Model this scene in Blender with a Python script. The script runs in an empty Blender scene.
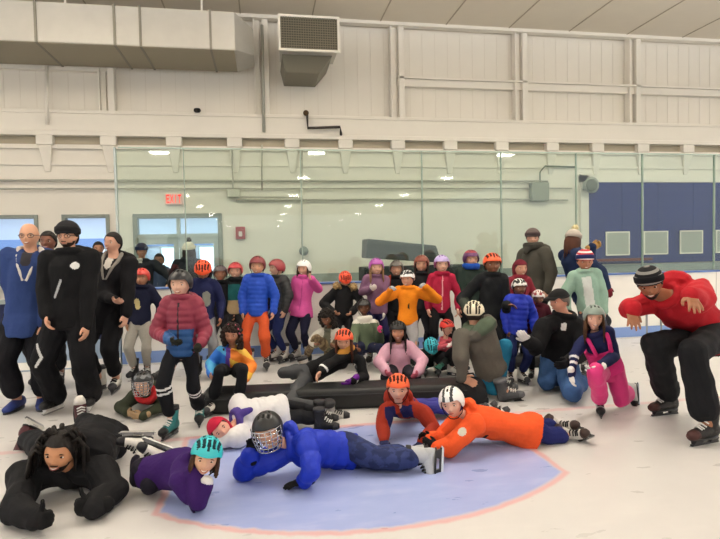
import bpy, bmesh, math, random
import numpy as np
from mathutils import Matrix, Vector
random.seed(7); rng = np.random.default_rng(7)
SC = bpy.context.scene
COL = SC.collection
PI = math.pi

# ------------------------------------------------------------------ camera
FPX, HC = 540.0, 1.52
PSI, PIT, ROL = math.radians(10), math.radians(2.15), math.radians(1.18)
def V(*a): return np.array(a, float)
CF = V(math.sin(PSI)*math.cos(PIT), math.cos(PSI)*math.cos(PIT), -math.sin(PIT))
_r0 = V(math.cos(PSI), -math.sin(PSI), 0); _u0 = np.cross(_r0, CF)
CR = math.cos(ROL)*_r0 - math.sin(ROL)*_u0
CU = math.cos(ROL)*_u0 + math.sin(ROL)*_r0
CC = V(0, 0, HC)
cd = bpy.data.cameras.new('camera'); cam = bpy.data.objects.new('camera', cd); COL.objects.link(cam)
cd.sensor_width = 36; cd.lens = FPX/720*36; cd.clip_end = 300
cam.matrix_world = Matrix(((CR[0], CU[0], -CF[0], CC[0]), (CR[1], CU[1], -CF[1], CC[1]), (CR[2], CU[2], -CF[2], CC[2]), (0, 0, 0, 1)))
SC.camera = cam

# ------------------------------------------------------------------ world, exposure, area lights
SC.view_settings.view_transform = 'Standard'; SC.view_settings.look = 'None'
SC.view_settings.gamma = 1; SC.view_settings.use_curve_mapping = False
SC.view_settings.exposure = -0.10
END_W = 130
WORLD_STRENGTH, LAMP_W, UP_W, LAMP_GLOW, LOBBY_W = 1.42, 7, 150, 90, 240
w = bpy.data.worlds.new('hall_light'); SC.world = w; w.use_nodes = True
w.node_tree.nodes['Background'].inputs[0].default_value = (1, 1, .995, 1)
w.node_tree.nodes['Background'].inputs[1].default_value = WORLD_STRENGTH

# ------------------------------------------------------------------ rays from the camera to real places
RX = V(math.cos(PSI), -math.sin(PSI), 0); DY = V(math.sin(PSI), math.cos(PSI), 0); UZ = V(0, 0, 1)
def ray(x, y): return CF + CR*(x-360)/FPX - CU*(y-269.5)/FPX
def P_(x, y, d): return CC + d*ray(x, y)
def G_(x, y, z=0.0):
    v = ray(x, y); return CC + v*(z-HC)/v[2]
def W_(x, y, Y):
    v = ray(x, y); return CC + v*Y/v[1]
def nz(v):
    v = np.asarray(v, float); n = np.linalg.norm(v); return v/n if n > 1e-9 else v
def yawv(a):
    a = math.radians(a); return -math.cos(a)*DY + math.sin(a)*RX

# ------------------------------------------------------------------ materials
def lin(c):
    if isinstance(c, str): c = tuple(int(c[i:i+2], 16)/255 for i in (1, 3, 5))
    return tuple(x/12.92 if x <= .04045 else ((x+.055)/1.055)**2.4 for x in c[:3])
MATS = {}
def mat(name, col, rough=.8, metal=0, var=.12, scale=60, bump=.15, spec=.3, emit=0, col2=None, sheen=0):
    if name in MATS: return MATS[name]
    m = bpy.data.materials.new(name); m.use_nodes = True; nt = m.node_tree; b = nt.nodes['Principled BSDF']
    c = lin(col); c2 = lin(col2) if col2 else tuple(min(1, x*(1-var)) for x in c)
    tc = nt.nodes.new('ShaderNodeTexCoord'); no = nt.nodes.new('ShaderNodeTexNoise'); no.inputs['Scale'].default_value = scale; no.inputs['Detail'].default_value = 3
    nt.links.new(tc.outputs['Object'], no.inputs['Vector'])
    mx = nt.nodes.new('ShaderNodeMix'); mx.data_type = 'RGBA'; mx.inputs[6].default_value = (*c, 1); mx.inputs[7].default_value = (*c2, 1)
    if col2:
        rp = nt.nodes.new('ShaderNodeValToRGB'); rp.color_ramp.elements[0].position = .47; rp.color_ramp.elements[1].position = .53
        nt.links.new(no.outputs['Fac'], rp.inputs['Fac']); nt.links.new(rp.outputs['Color'], mx.inputs[0])
    else: nt.links.new(no.outputs['Fac'], mx.inputs[0])
    nt.links.new(mx.outputs[2], b.inputs['Base Color'])
    if bump:
        bp = nt.nodes.new('ShaderNodeBump'); bp.inputs['Strength'].default_value = bump; bp.inputs['Distance'].default_value = .01
        nt.links.new(no.outputs['Fac'], bp.inputs['Height']); nt.links.new(bp.outputs['Normal'], b.inputs['Normal'])
    b.inputs['Roughness'].default_value = rough; b.inputs['Metallic'].default_value = metal
    b.inputs['Specular IOR Level'].default_value = spec
    if emit:
        b.inputs['Emission Color'].default_value = (*c, 1); b.inputs['Emission Strength'].default_value = emit
    MATS[name] = m; return m
def fab(c): return mat('fabric_'+c[1:], c, rough=.85, scale=45, var=.18, bump=.25, spec=.2)
def nyl(c): return mat('nylon_'+c[1:], c, rough=.55, scale=30, var=.14, bump=.3, spec=.35)
def pla(c): return mat('plastic_'+c[1:], c, rough=.3, scale=20, var=.05, bump=0, spec=.5)
def skn(c): return mat('skin_'+c[1:], c, rough=.5, scale=25, var=.08, bump=.05, spec=.35)
def har(c): return mat('hair_'+c[1:], c, rough=.6, scale=90, var=.35, bump=.5, spec=.3)
STEEL = mat('steel', '#c9ccd0', rough=.25, metal=1, bump=0)
def camo(a, b): return mat('camo_'+a[1:], a, col2=b, scale=14, rough=.85)

# ------------------------------------------------------------------ mesh building
class MB:
    def __init__(s): s.v = []; s.f = []; s.m = []; s.n = 0
    def add(s, vs, fs, mi=0):
        vs = np.asarray(vs, float); k = s.n
        s.v.append(vs); s.n += len(vs)
        for f in fs: s.f.append(tuple(i+k for i in f)); s.m.append(mi)
        return s
    def mesh(s, name):
        me = bpy.data.meshes.new(name)
        me.from_pydata(np.concatenate(s.v).tolist() if s.v else [], [], s.f)
        me.polygons.foreach_set('material_index', s.m)
        return me
    # primitives
    def box(s, lo, hi, mi=0):
        x0, y0, z0 = lo; x1, y1, z1 = hi
        s.add([(x0,y0,z0),(x1,y0,z0),(x1,y1,z0),(x0,y1,z0),(x0,y0,z1),(x1,y0,z1),(x1,y1,z1),(x0,y1,z1)],
              [(3,2,1,0),(4,5,6,7),(0,1,5,4),(1,2,6,5),(2,3,7,6),(3,0,4,7)], mi); return s
    def hull8(s, bot, top, mi=0):
        s.add(list(bot)+list(top), [(3,2,1,0),(4,5,6,7),(0,1,5,4),(1,2,6,5),(2,3,7,6),(3,0,4,7)], mi); return s
    def rings(s, rs, mi=0, cap=True):
        n = len(rs[0]); vs = np.concatenate(rs); fs = []
        for i in range(len(rs)-1):
            for j in range(n):
                k = (j+1) % n
                fs.append((i*n+j, i*n+k, (i+1)*n+k, (i+1)*n+j))
        if cap:
            c0 = len(vs); vs = np.concatenate([vs, [np.mean(rs[0], 0)], [np.mean(rs[-1], 0)]])
            for j in range(n):
                k = (j+1) % n
                fs.append((c0, k, j)); L = (len(rs)-1)*n; fs.append((c0+1, L+j, L+k))
        s.add(vs, fs, mi); return s
    def caps(s, p0, p1, r0, r1, n=12, mi=0, rip=None):
        """a tapered limb with round ends; rip = (pitch, depth) quilts it"""
        p0, p1 = np.asarray(p0, float), np.asarray(p1, float)
        ax = nz(p1-p0); L = np.linalg.norm(p1-p0)
        if L < 1e-6: ax = V(0, 0, 1)
        sd = nz(np.cross(ax, V(0, 0, 1) if abs(ax[2]) < .9 else V(1, 0, 0))); up = np.cross(ax, sd)
        an = np.arange(n)*2*PI/n; circ = np.cos(an)[:, None]*sd + np.sin(an)[:, None]*up
        rs = []
        for a in (-85, -55, -25): rs.append(p0 + ax*r0*math.sin(math.radians(a)) + circ*r0*math.cos(math.radians(a)))
        m = max(2, int(L/(rip[0]/5))+1) if rip else 5
        for i in range(m+1):
            t = i/m; r = r0+(r1-r0)*t
            if rip: r += rip[1]*(abs(math.sin(PI*t*L/rip[0]))**.6-.6)
            rs.append(p0+(p1-p0)*t+circ*r)
        for a in (25, 55, 85): rs.append(p1 + ax*r1*math.sin(math.radians(a)) + circ*r1*math.cos(math.radians(a)))
        return s.rings(rs, mi)
    def tube(s, pts, r, n=8, mi=0, closed=False):
        pts = [np.asarray(p, float) for p in pts]; rs = []
        if not isinstance(r, (list, tuple)): r = [r]*len(pts)
        prev = None
        for i, p in enumerate(pts):
            a = pts[i-1] if (i or closed) else p; b = pts[(i+1) % len(pts)] if (i < len(pts)-1 or closed) else p
            ax = nz(b-a)
            if prev is None: sd = nz(np.cross(ax, V(0, 0, 1) if abs(ax[2]) < .9 else V(1, 0, 0)))
            else: sd = nz(prev-ax*np.dot(prev, ax))
            prev = sd; up = np.cross(ax, sd); an = np.arange(n)*2*PI/n
            rs.append(p+r[i]*(np.cos(an)[:, None]*sd+np.sin(an)[:, None]*up))
        if closed: rs.append(rs[0]); return s.rings(rs, mi, cap=False)
        return s.rings(rs, mi)
    def ball(s, c, rad, M=None, nu=16, nv=10, mi=0):
        vs = []; rad = np.ones(3)*rad
        rs = []
        an = np.arange(nu)*2*PI/nu
        for i in range(nv+1):
            t = -PI/2+PI*(i+.02)/(nv+.04)
            q = np.stack([np.cos(an)*math.cos(t), np.sin(an)*math.cos(t), np.full(nu, math.sin(t))], 1)*rad
            if M is not None: q = q @ np.asarray(M).T
            rs.append(np.asarray(c)+q)
        return s.rings(rs, mi)

def place(name, me, mats, parent=None, smooth=True):
    for m in (mats if isinstance(mats, (list, tuple)) else [mats]): me.materials.append(m)
    if smooth: me.polygons.foreach_set('use_smooth', [True]*len(me.polygons))
    o = bpy.data.objects.new(name, me); COL.objects.link(o)
    if parent is not None: o.parent = parent
    return o
def flat(name, mb, mats, parent=None, smooth=False, bevel=0):
    o = place(name, mb.mesh(name), mats, parent, smooth)
    if bevel:
        bv = o.modifiers.new('bevel', 'BEVEL'); bv.width = bevel; bv.segments = 2; bv.limit_method = 'ANGLE'
    return o
def tag(o, label=None, cat=None, group=None, kind=None):
    for k, v in (('label', label), ('category', cat), ('group', group), ('kind', kind)):
        if v: o[k] = v
    return o
def empty(name, loc, rz=0):
    o = bpy.data.objects.new(name, None); o.location = tuple(loc); o.rotation_euler = (0, 0, rz); o.empty_display_size = .1; COL.objects.link(o); return o
_dirs = nz(rng.normal(size=3)) 
NDIR = rng.normal(size=(14, 3)); NDIR /= np.linalg.norm(NDIR, axis=1)[:, None]; NPH = rng.uniform(0, 6.28, 14); NFR = np.array([18]*4+[32]*5+[55]*5, float); NAM = np.array([1]*4+[.7]*5+[.45]*5)
def wrinkle(co, seed=0.):
    return (NAM*np.sin(co @ (NDIR*NFR[:, None]).T + NPH + seed)).sum(1)/4.0
def fused(mb, voxel, smooth=2, wr=0.0, seed=0.):
    """ONE continuous skin over overlapping limbs"""
    me = mb.mesh('tmp'); o = bpy.data.objects.new('tmp', me); COL.objects.link(o)
    r = o.modifiers.new('r', 'REMESH'); r.mode = 'VOXEL'; r.voxel_size = voxel
    if smooth:
        sm = o.modifiers.new('s', 'SMOOTH'); sm.factor = .5; sm.iterations = smooth
    dg = bpy.context.evaluated_depsgraph_get(); ev = o.evaluated_get(dg)
    out = bpy.data.meshes.new_from_object(ev)
    bpy.data.objects.remove(o); bpy.data.meshes.remove(me)
    out.materials.clear()
    if wr:
        n = len(out.vertices); co = np.empty(n*3); no = np.empty(n*3)
        out.vertices.foreach_get('co', co); out.vertices.foreach_get('normal', no)
        co = co.reshape(-1, 3); no = no.reshape(-1, 3)
        co = co + no*(wr*wrinkle(co, seed))[:, None]
        out.vertices.foreach_set('co', co.ravel()); out.update()
    return out
def face_centres(me):
    n = len(me.polygons); c = np.empty(n*3); no = np.empty(n*3)
    me.polygons.foreach_get('center', c); me.polygons.foreach_get('normal', no)
    return c.reshape(-1, 3), no.reshape(-1, 3)

# ------------------------------------------------------------------ templates (unit head: x = person's right, y = face, z = up)
def sst(a, b, x): t = np.clip((x-a)/(b-a), 0, 1); return t*t*(3-2*t)
def head_template(nu=56, nv=44, kid=True):
    rs = []
    an = np.arange(nu)*2*PI/nu
    for i in range(nv+1):
        t = -PI/2+PI*(i+.02)/(nv+.04)
        ct = math.cos(t)**(.78 if t > 0 else 1.0); x = np.cos(an)*ct; y = np.sin(an)*ct; z = np.full(nu, math.sin(t))
        lo = sst(.05, -.95, z)
        X = x*(.36 if kid else .335)*(1-(.30 if kid else .27)*lo)
        Y = y*np.where(y > 0, .40, .45); Z = z*.5
        Y = np.where(y < 0, Y*(1-.42*lo), Y*(1-.10*lo))
        f = sst(.1, .6, y)
        g = lambda cx, cz, sx, sz: np.exp(-((X-cx)/sx)**2-((Z-cz)/sz)**2)
        Y = Y + f*(.105*g(0, -.10, .055, .055) + .05*g(0, -.01, .04, .1) - .045*(g(.15, .02, .075, .05)+g(-.15, .02, .075, .05)) + .022*g(0, .1, .22, .05)
                   + .03*g(0, -.245, .11, .045) + .025*g(0, -.43, .10, .06) + .02*(g(.2, -.12, .09, .08)+g(-.2, -.12, .09, .08)) - .012*g(0, -.345, .12, .03))
        rs.append(np.stack([X, Y, Z], 1))
    mb = MB(); mb.rings(rs)
    for s in (-1, 1): # ears
        mb.ball((s*(.36 if kid else .335), -.03, -.01), (.035, .075, .11), None, 10, 8)
    return mb
HEADK, HEADA = head_template(kid=True), head_template(kid=False)
def xform(mb, M3, t):
    return np.concatenate(mb.v) @ np.asarray(M3).T + np.asarray(t)

def hand_template(pose, thick=1.0, side=1):
    """wrist at 0, y along the hand, x to the thumb, palm +z for the right hand (side 1), -z for the left"""
    mb = MB()
    mb.caps((-.0, -.12, 0), (0, .05, 0), .17*thick, .19*thick, 10)
    mb.ball((0, .27, 0), (.235*thick, .30, .115*thick), None, 14, 8)
    curl = {'relax': (22, 25, 18), 'fist': (72, 85, 45), 'thumb': (72, 85, 45), 'open': (6, 10, 6), 'grip': (45, 50, 30)}[pose]
    spread = {'relax': 3, 'fist': 0, 'thumb': 0, 'open': 9, 'grip': 2}[pose]
    for k, (x, L) in enumerate(((.165, .42), (.058, .47), (-.052, .44), (-.155, .35))):
        p = V(x, .46-.02*abs(k-1.3), 0); a = 0; sa = math.radians(-(k-1.5)*spread)
        for j, c in enumerate(curl):
            a += math.radians(c); l = L*(.45, .32, .26)[j]
            d = V(-math.sin(sa)*math.cos(a)*-1, math.cos(sa)*math.cos(a), side*math.sin(a))
            q = p+d*l; mb.caps(p, q, (.066, .06, .054)[j]*thick, (.06, .054, .044)[j]*thick, 8); p = q
    if pose == 'thumb': pts = [V(.13, .12, side*.04), V(.26, .26, side*.06), V(.40, .36, side*.05), V(.56, .40, side*.03)]
    elif pose == 'fist': pts = [V(.13, .12, side*.04), V(.24, .28, side*.12), V(.2, .42, side*.2), V(.06, .46, side*.22)]
    else: pts = [V(.13, .12, side*.04), V(.27, .24, side*.08), V(.34, .38, side*.11), V(.36, .50, side*.12)]
    for j in range(3): mb.caps(pts[j], pts[j+1], (.085, .072, .062)[j]*thick, (.072, .062, .05)[j]*thick, 8)
    return mb
HANDS = {}
def hand_mb(pose, thick, side):
    k = (pose, thick, side)
    if k not in HANDS: HANDS[k] = hand_template(*k)
    return HANDS[k]
GLOVES = {}
def glove_mesh(pose, side, m):
    k = (pose, side, m.name)
    if k not in GLOVES:
        mb = hand_template(pose, 1.22, side); mb.caps((0, -.3, 0), (0, -.02, 0), .25, .2, 12)
        me = fused(mb, .035, 1); me.name = 'glove'; me.materials.append(m); me.polygons.foreach_set('use_smooth', [True]*len(me.polygons)); GLOVES[k] = me
    return GLOVES[k]

# ---- headgear, unit head
def shell(kind, vents=True, nu=64, nv=26):
    R, cz = {'bike': (V(.455, .56, .50), .11), 'skate': (V(.46, .55, .52), .08), 'hockey': (V(.45, .53, .50), .09)}[kind]
    an = np.arange(nu)*2*PI/nu; cy = -.02
    fr, sd, bk = {'bike': (.20, .08, -.12), 'skate': (.22, -.14, -.22), 'hockey': (.20, -.20, -.28)}[kind]
    s, c = np.sin(an), np.cos(an)
    rim = sd + (fr-sd)*sst(.25, .75, s) + (bk-sd)*sst(.2, .9, -s)
    amax = np.arccos(np.clip((rim-cz)/R[2], -1, 1))
    if kind == 'bike': # small visor lip
        R = R.copy()
    def ring(k, a): return np.stack([k*R[0]*np.sin(a)*c, cy+k*R[1]*np.sin(a)*s, cz+k*R[2]*np.cos(a)], 1)
    outer = [ring(1.0, amax*(.03+.97*i/nv)) for i in range(nv+1)]
    mi = np.zeros((nv, nu), int); dent = np.zeros((nv+1, nu), bool)
    if vents:
        for i in range(nv):
            q = (outer[i]+outer[i+1]+np.roll(outer[i], -1, 0)+np.roll(outer[i+1], -1, 0))/4
            X, Y = q[:, 0]/R[0], q[:, 1]/R[1]
            v = np.zeros(nu, bool)
            if kind == 'bike':
                for xc, hw in ((.0, .10), (.36, .105), (-.36, .105), (.70, .09), (-.70, .09)):
                    off = (Y+.35*abs(xc)) 
                    for y0, y1 in ((.24, .82), (-.34, .12), (-.88, -.45)):
                        v |= (abs(X-xc*(1-.25*abs(Y))) < hw*(1.0 if y0 > 0 else .9)) & (off > y0) & (off < y1)
            else:
                for xc in (-.32, 0, .32):
                    for y0, y1 in ((.25, .5), (-.15, .1), (-.6, -.4)):
                        v |= (abs(X-xc) < .075) & (Y > y0) & (Y < y1)
            if i >= nv-2 or i < 1: v[:] = False
            mi[i] = v
    rs = outer + [ring(.94, amax), ring(.88, amax*.9), ring(.86, amax*.5), ring(.86, amax*.03)]
    mb = MB(); n0 = len(mb.f); mb.rings(rs)
    for i in range(nv):
        for j in range(nu):
            if mi[i, j]: mb.m[i*nu+j] = 1
    # sink the vents
    vs = mb.v[0]; cen = V(0, cy, cz)
    cnt = np.zeros(len(vs)); 
    for i in range(nv):
        for j in range(nu):
            if mi[i, j]:
                for k in mb.f[i*nu+j]: cnt[k] += 1
    inn = cnt >= 3
    vs[inn] = cen+(vs[inn]-cen)*.93
    return mb
HELM = {}
def helmet_mesh(kind, c, vent, zone=None, zc=None):
    k = (kind, c, vent, zone, zc)
    if k not in HELM:
        mb = shell(kind, vents=kind != 'plain'); me = mb.mesh('helmet')
        me.materials.append(pla(c)); me.materials.append(mat('vent_'+vent[1:], vent, rough=.8, bump=0))
        if zone:
            me.materials.append(pla(zc)); fc, _ = face_centres(me)
            idx = np.empty(len(me.polygons), int); me.polygons.foreach_get('material_index', idx)
            if zone == 'stripe': z = (abs(abs(fc[:, 0])-.14) < .05)
            elif zone == 'rim': z = fc[:, 2] < .22
            elif zone == 'patches': z = (np.sin(fc[:, 0]*17+1)*np.sin(fc[:, 1]*13+.5)+np.sin(fc[:, 2]*19)*.5) > .35
            elif zone == 'top': z = fc[:, 2] > .42
            idx[z & (idx == 0)] = 2; me.polygons.foreach_set('material_index', idx)
        me.polygons.foreach_set('use_smooth', [True]*len(me.polygons)); HELM[k] = me
    return HELM[k]
CACHE = {}
def once(key, fn):
    if key not in CACHE: CACHE[key] = fn()
    return CACHE[key]
def tmesh(mb, mats, name, smooth=True):
    me = mb.mesh(name)
    for m in (mats if isinstance(mats, (list, tuple)) else [mats]): me.materials.append(m)
    if smooth: me.polygons.foreach_set('use_smooth', [True]*len(me.polygons))
    return me
def strap_mesh():
    mb = MB()
    for s in (-1, 1):
        pts = [V(s*.40, .06, .12), V(s*.385, .06, -.12), V(s*.31, .10, -.34), V(s*.14, .17, -.50), V(0, .18, -.525)]
        mb.tube(pts, .018, 6)
    return tmesh(mb, fab('#16161a'), 'chin_strap')
def cage_mesh():
    mb = MB()
    def at(a, z): # a = angle around, 0 front
        k = 1-.28*max(0, -z-.1)/.5
        return V(.46*k*math.sin(a), .02+.60*k*math.cos(a), z)
    for z in (.19, .07, -.06, -.19, -.32, -.45): mb.tube([at(math.radians(a), z) for a in range(-75, 76, 10)], .016, 5)
    for a in (-75, -52, -30, -10, 10, 30, 52, 75): mb.tube([at(math.radians(a), z) for z in (.19, .05, -.1, -.25, -.38, -.45)], .016, 5)
    return tmesh(mb, STEEL, 'face_cage')
def beanie_mesh(c, stripes, cuff):
    nu, nv = 48, 22; an = np.arange(nu)*2*PI/nu; rs = []
    rib = 1+.012*np.cos(an*24)
    for i in range(nv+1):
        a = PI*.5*(1.16)*(.03+.97*i/nv)
        R = V(.43, .51, .54); rs.append(np.stack([R[0]*np.sin(a)*np.cos(an)*rib, -.02+R[1]*np.sin(a)*np.sin(an)*rib, .22+.80*R[2]*np.cos(a)+0*an], 1))
    mb = MB(); mb.rings(rs, cap=True)
    k = len(mb.f); cr = []
    for z, rr in ((-.0, .425), (.02, .445), (.12, .45), (.20, .445), (.215, .425), (.1, .40), (.0, .41)):
        cr.append(np.stack([rr*np.cos(an)*rib, -.02+rr*1.17*np.sin(an)*rib, z+.07*np.sin(an)+.13], 1))
    mb.rings(cr, 1, cap=False)
    me = tmesh(mb, [fab(c), fab(cuff)]+[fab(s) for s in stripes], 'beanie')
    if stripes:
        fc, _ = face_centres(me); idx = np.empty(len(fc), int); me.polygons.foreach_get('material_index', idx)
        b = np.floor((fc[:, 2]-.22)/.085).astype(int) % (len(stripes)+1)
        z = (idx == 0) & (b > 0); idx[z] = 1+b[z]; me.polygons.foreach_set('material_index', idx)
    return me
def pom_mesh(c):
    mb = MB(); r = np.random.default_rng(3)
    mb.ball((0, 0, .76), .15, None, 14, 10)
    for _ in range(60):
        d = nz(r.normal(size=3)); mb.caps(V(0, 0, .76)+d*.11, V(0, 0, .76)+d*.20, .035, .015, 5)
    return tmesh(mb, fab(c), 'pom_pom')
def cap_mesh(c):
    mb = shell('skate', vents=False); vs = mb.v[0]
    vs *= V(.92, .90, .92); low = vs[:, 2] < .22; vs[low, 2] = .22+(vs[low, 2]-.22)*.2
    n = 18; top = []; 
    for j in range(n+1):
        a = math.radians(-62+124*j/n); top.append((math.sin(a)*.39, .02+math.cos(a)*.47, .26))
    br = [(math.sin(math.radians(-62+124*j/n))*.36, .30+math.cos(math.radians(-62+124*j/n))*.44, .22-.05*abs(math.sin(math.radians(-62+124*j/n)))) for j in range(n+1)]
    vs2 = [V(*t) for t in top]+[V(*b) for b in br]+[V(*t)-V(0, 0, .03) for t in top]+[V(*b)-V(0, 0, .03) for b in br]
    m = n+1; fs = []
    for j in range(n):
        fs += [(j, j+1, m+j+1, m+j), (2*m+j+1, 2*m+j, 3*m+j, 3*m+j+1), (m+j, m+j+1, 3*m+j+1, 3*m+j)]
    mb.add(vs2, fs)
    return tmesh(mb, fab(c), 'cap')
def hair_mesh(style, c):
    mb = MB(); r = np.random.default_rng(11)
    nu, nv = 40, 20; an = np.arange(nu)*2*PI/nu; s = np.sin(an)
    fr, sd, bk = (.30, -.02, -.30) if style in ('short', 'tied') else (.28, -.15, -.36)
    rim = sd+(fr-sd)*sst(.1, .8, s)+(bk-sd)*sst(.1, .8, -s)
    amax = np.arccos(np.clip((rim-.02)/.52, -1, 1)); R = V(.385, .475, .52)
    if style == 'under': R = V(.37, .45, .49)
    def ring(k, a): return np.stack([k*R[0]*np.sin(a)*np.cos(an), -.02+k*R[1]*np.sin(a)*np.sin(an), .02+k*R[2]*np.cos(a)], 1)
    mb.rings([ring(1, amax*(.03+.97*i/nv)) for i in range(nv+1)]+[ring(.9, amax), ring(.85, amax*.5), ring(.85, amax*.03)])
    if style in ('long', 'under'):
        for k in range(30):
            a = math.radians(-28+236*k/29+180); x, y = .37*math.cos(a), -.02+.45*math.sin(a)
            if y > .12: x *= 1.05
            L = r.uniform(.55, .95) if style == 'long' else r.uniform(.1, .3)
            pts = [V(x*.95, y*.95, .12), V(x*1.03, y*1.02, -.15), V(x*1.06, y*.95+.03, -.45), V(x*(1.0+.2*r.random()), y*.8+.12*(abs(x) > .2)+.02, -.25-L)]
            mb.tube(pts, [.05, .06, .055, .02], 6)
    if style == 'curly':
        for k in range(150):
            a = r.uniform(0, 2*PI); e = r.uniform(-.55, 1.4); d = V(math.cos(e)*math.cos(a), math.cos(e)*math.sin(a), math.sin(e))
            if d[1] > .62 and d[2] < .55: continue
            mb.ball(d*V(.42, .48, .52)*r.uniform(.95, 1.2)+V(0, -.02, -.03), r.uniform(.07, .12), None, 7, 5)
        for k in range(50):
            a = r.uniform(.75*PI, 2.25*PI); mb.ball(V(.44*math.cos(a), -.05+.42*math.sin(a), r.uniform(-.75, -.2)), r.uniform(.08, .12), None, 7, 5)
    if style == 'dreads':
        for k in range(64):
            a = r.uniform(0, 2*PI); e = r.uniform(.1, 1.3); d = V(math.cos(e)*math.cos(a), math.cos(e)*math.sin(a), math.sin(e))
            if d[1] > .30 and abs(d[0]) < .75: continue
            p = d*V(.39, .47, .52); out = nz(V(d[0]+(.25 if d[0] > 0 else -.25), d[1]-.55, 0))
            pts = [p, p+out*.14+V(0, 0, .10), p+out*.26+V(0, 0, -.08), p+out*.30+V(0, 0, -.38-r.uniform(0, .35)), ]
            pts.append(pts[-1]+V(r.uniform(-.08, .08), r.uniform(-.05, .05), -.25))
            mb.tube(pts, [.045, .05, .05, .045, .03], 6)
    if style == 'tied': mb.ball((0, -.5, -.02), (.13, .13, .15), None, 12, 8)
    return tmesh(mb, har(c), 'hair')
def beard_mesh(c, full=True):
    H = HEADA; vs = np.concatenate(H.v); fs = []
    keep = (vs[:, 2] < (-.16 if full else -.2)) & (vs[:, 1] > -.02) & ~((abs(vs[:, 0]) < .10) & (abs(vs[:, 2]+.245) < .035) & (vs[:, 1] > .2))
    keep &= ~((abs(vs[:, 0]) < .055) & (vs[:, 2] > -.17))
    keep &= ~((abs(vs[:, 0]) > .11) & (abs(vs[:, 0]) < .235) & (vs[:, 2] > -.235) & (vs[:, 1] > .15))
    for f in H.f:
        if max(f) < len(H.v[0]) and all(keep[i] for i in f): fs.append(f)
    mb = MB(); mb.add(vs*V(1.035, 1.045, 1.02), fs)
    return tmesh(mb, har(c), 'beard')
def eye_mesh(c='#241710'):
    mb = MB(); mb.ball((0, 0, 0), (.058, .03, .026), None, 14, 10)
    me = tmesh(mb, [mat('eye_white', '#e9e4de', rough=.2, bump=0), mat('iris_'+c[1:], c, rough=.15, bump=0)], 'eye')
    fc, _ = face_centres(me); me.polygons.foreach_set('material_index', ((abs(fc[:, 0]) < .026)).astype(int)); return me
def brow_mesh(c):
    mb = MB(); mb.tube([V(-.07, -.012, -.008), V(-.02, .004, .012), V(.03, .004, .012), V(.075, -.02, -.006)], [.008, .014, .013, .006], 6)
    return tmesh(mb, har(c), 'eyebrow')
def mouth_mesh(smile, lip):
    mb = MB()
    if smile:
        mb.tube([V(-.115, -.035, .03), V(-.06, .005, -.012), V(0, .016, -.022), V(.06, .005, -.012), V(.115, -.035, .03)], [.006, .02, .024, .02, .006], 8, 0)
        mb.tube([V(-.085, -.01, .018), V(-.04, .014, .002), V(0, .022, -.003), V(.04, .014, .002), V(.085, -.01, .018)], [.004, .014, .017, .014, .004], 8, 1)
    else:
        mb.tube([V(-.09, -.02, 0), V(-.04, .006, .006), V(0, .012, 0), V(.04, .006, .006), V(.09, -.02, 0)], [.005, .016, .017, .016, .005], 8, 0)
    return tmesh(mb, [skn(lip), mat('teeth', '#f1ece4', rough=.25, bump=0)], 'mouth')
def glasses_mesh(c):
    mb = MB()
    for s in (-1, 1):
        mb.tube([V(s*.155+.10*math.cos(a), .40-.05*abs(math.cos(a))*(1 if s*math.cos(a) > 0 else 0), .01+.075*math.sin(a)) for a in np.arange(16)*PI/8], .012, 5, closed=True)
        mb.tube([V(s*.255, .355, .03), V(s*.36, .15, .03), V(s*.365, -.04, .02)], .011, 5)
    mb.tube([V(-.055, .40, .025), V(0, .415, .04), V(.055, .40, .025)], .011, 5)
    return tmesh(mb, pla(c), 'glasses')
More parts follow.
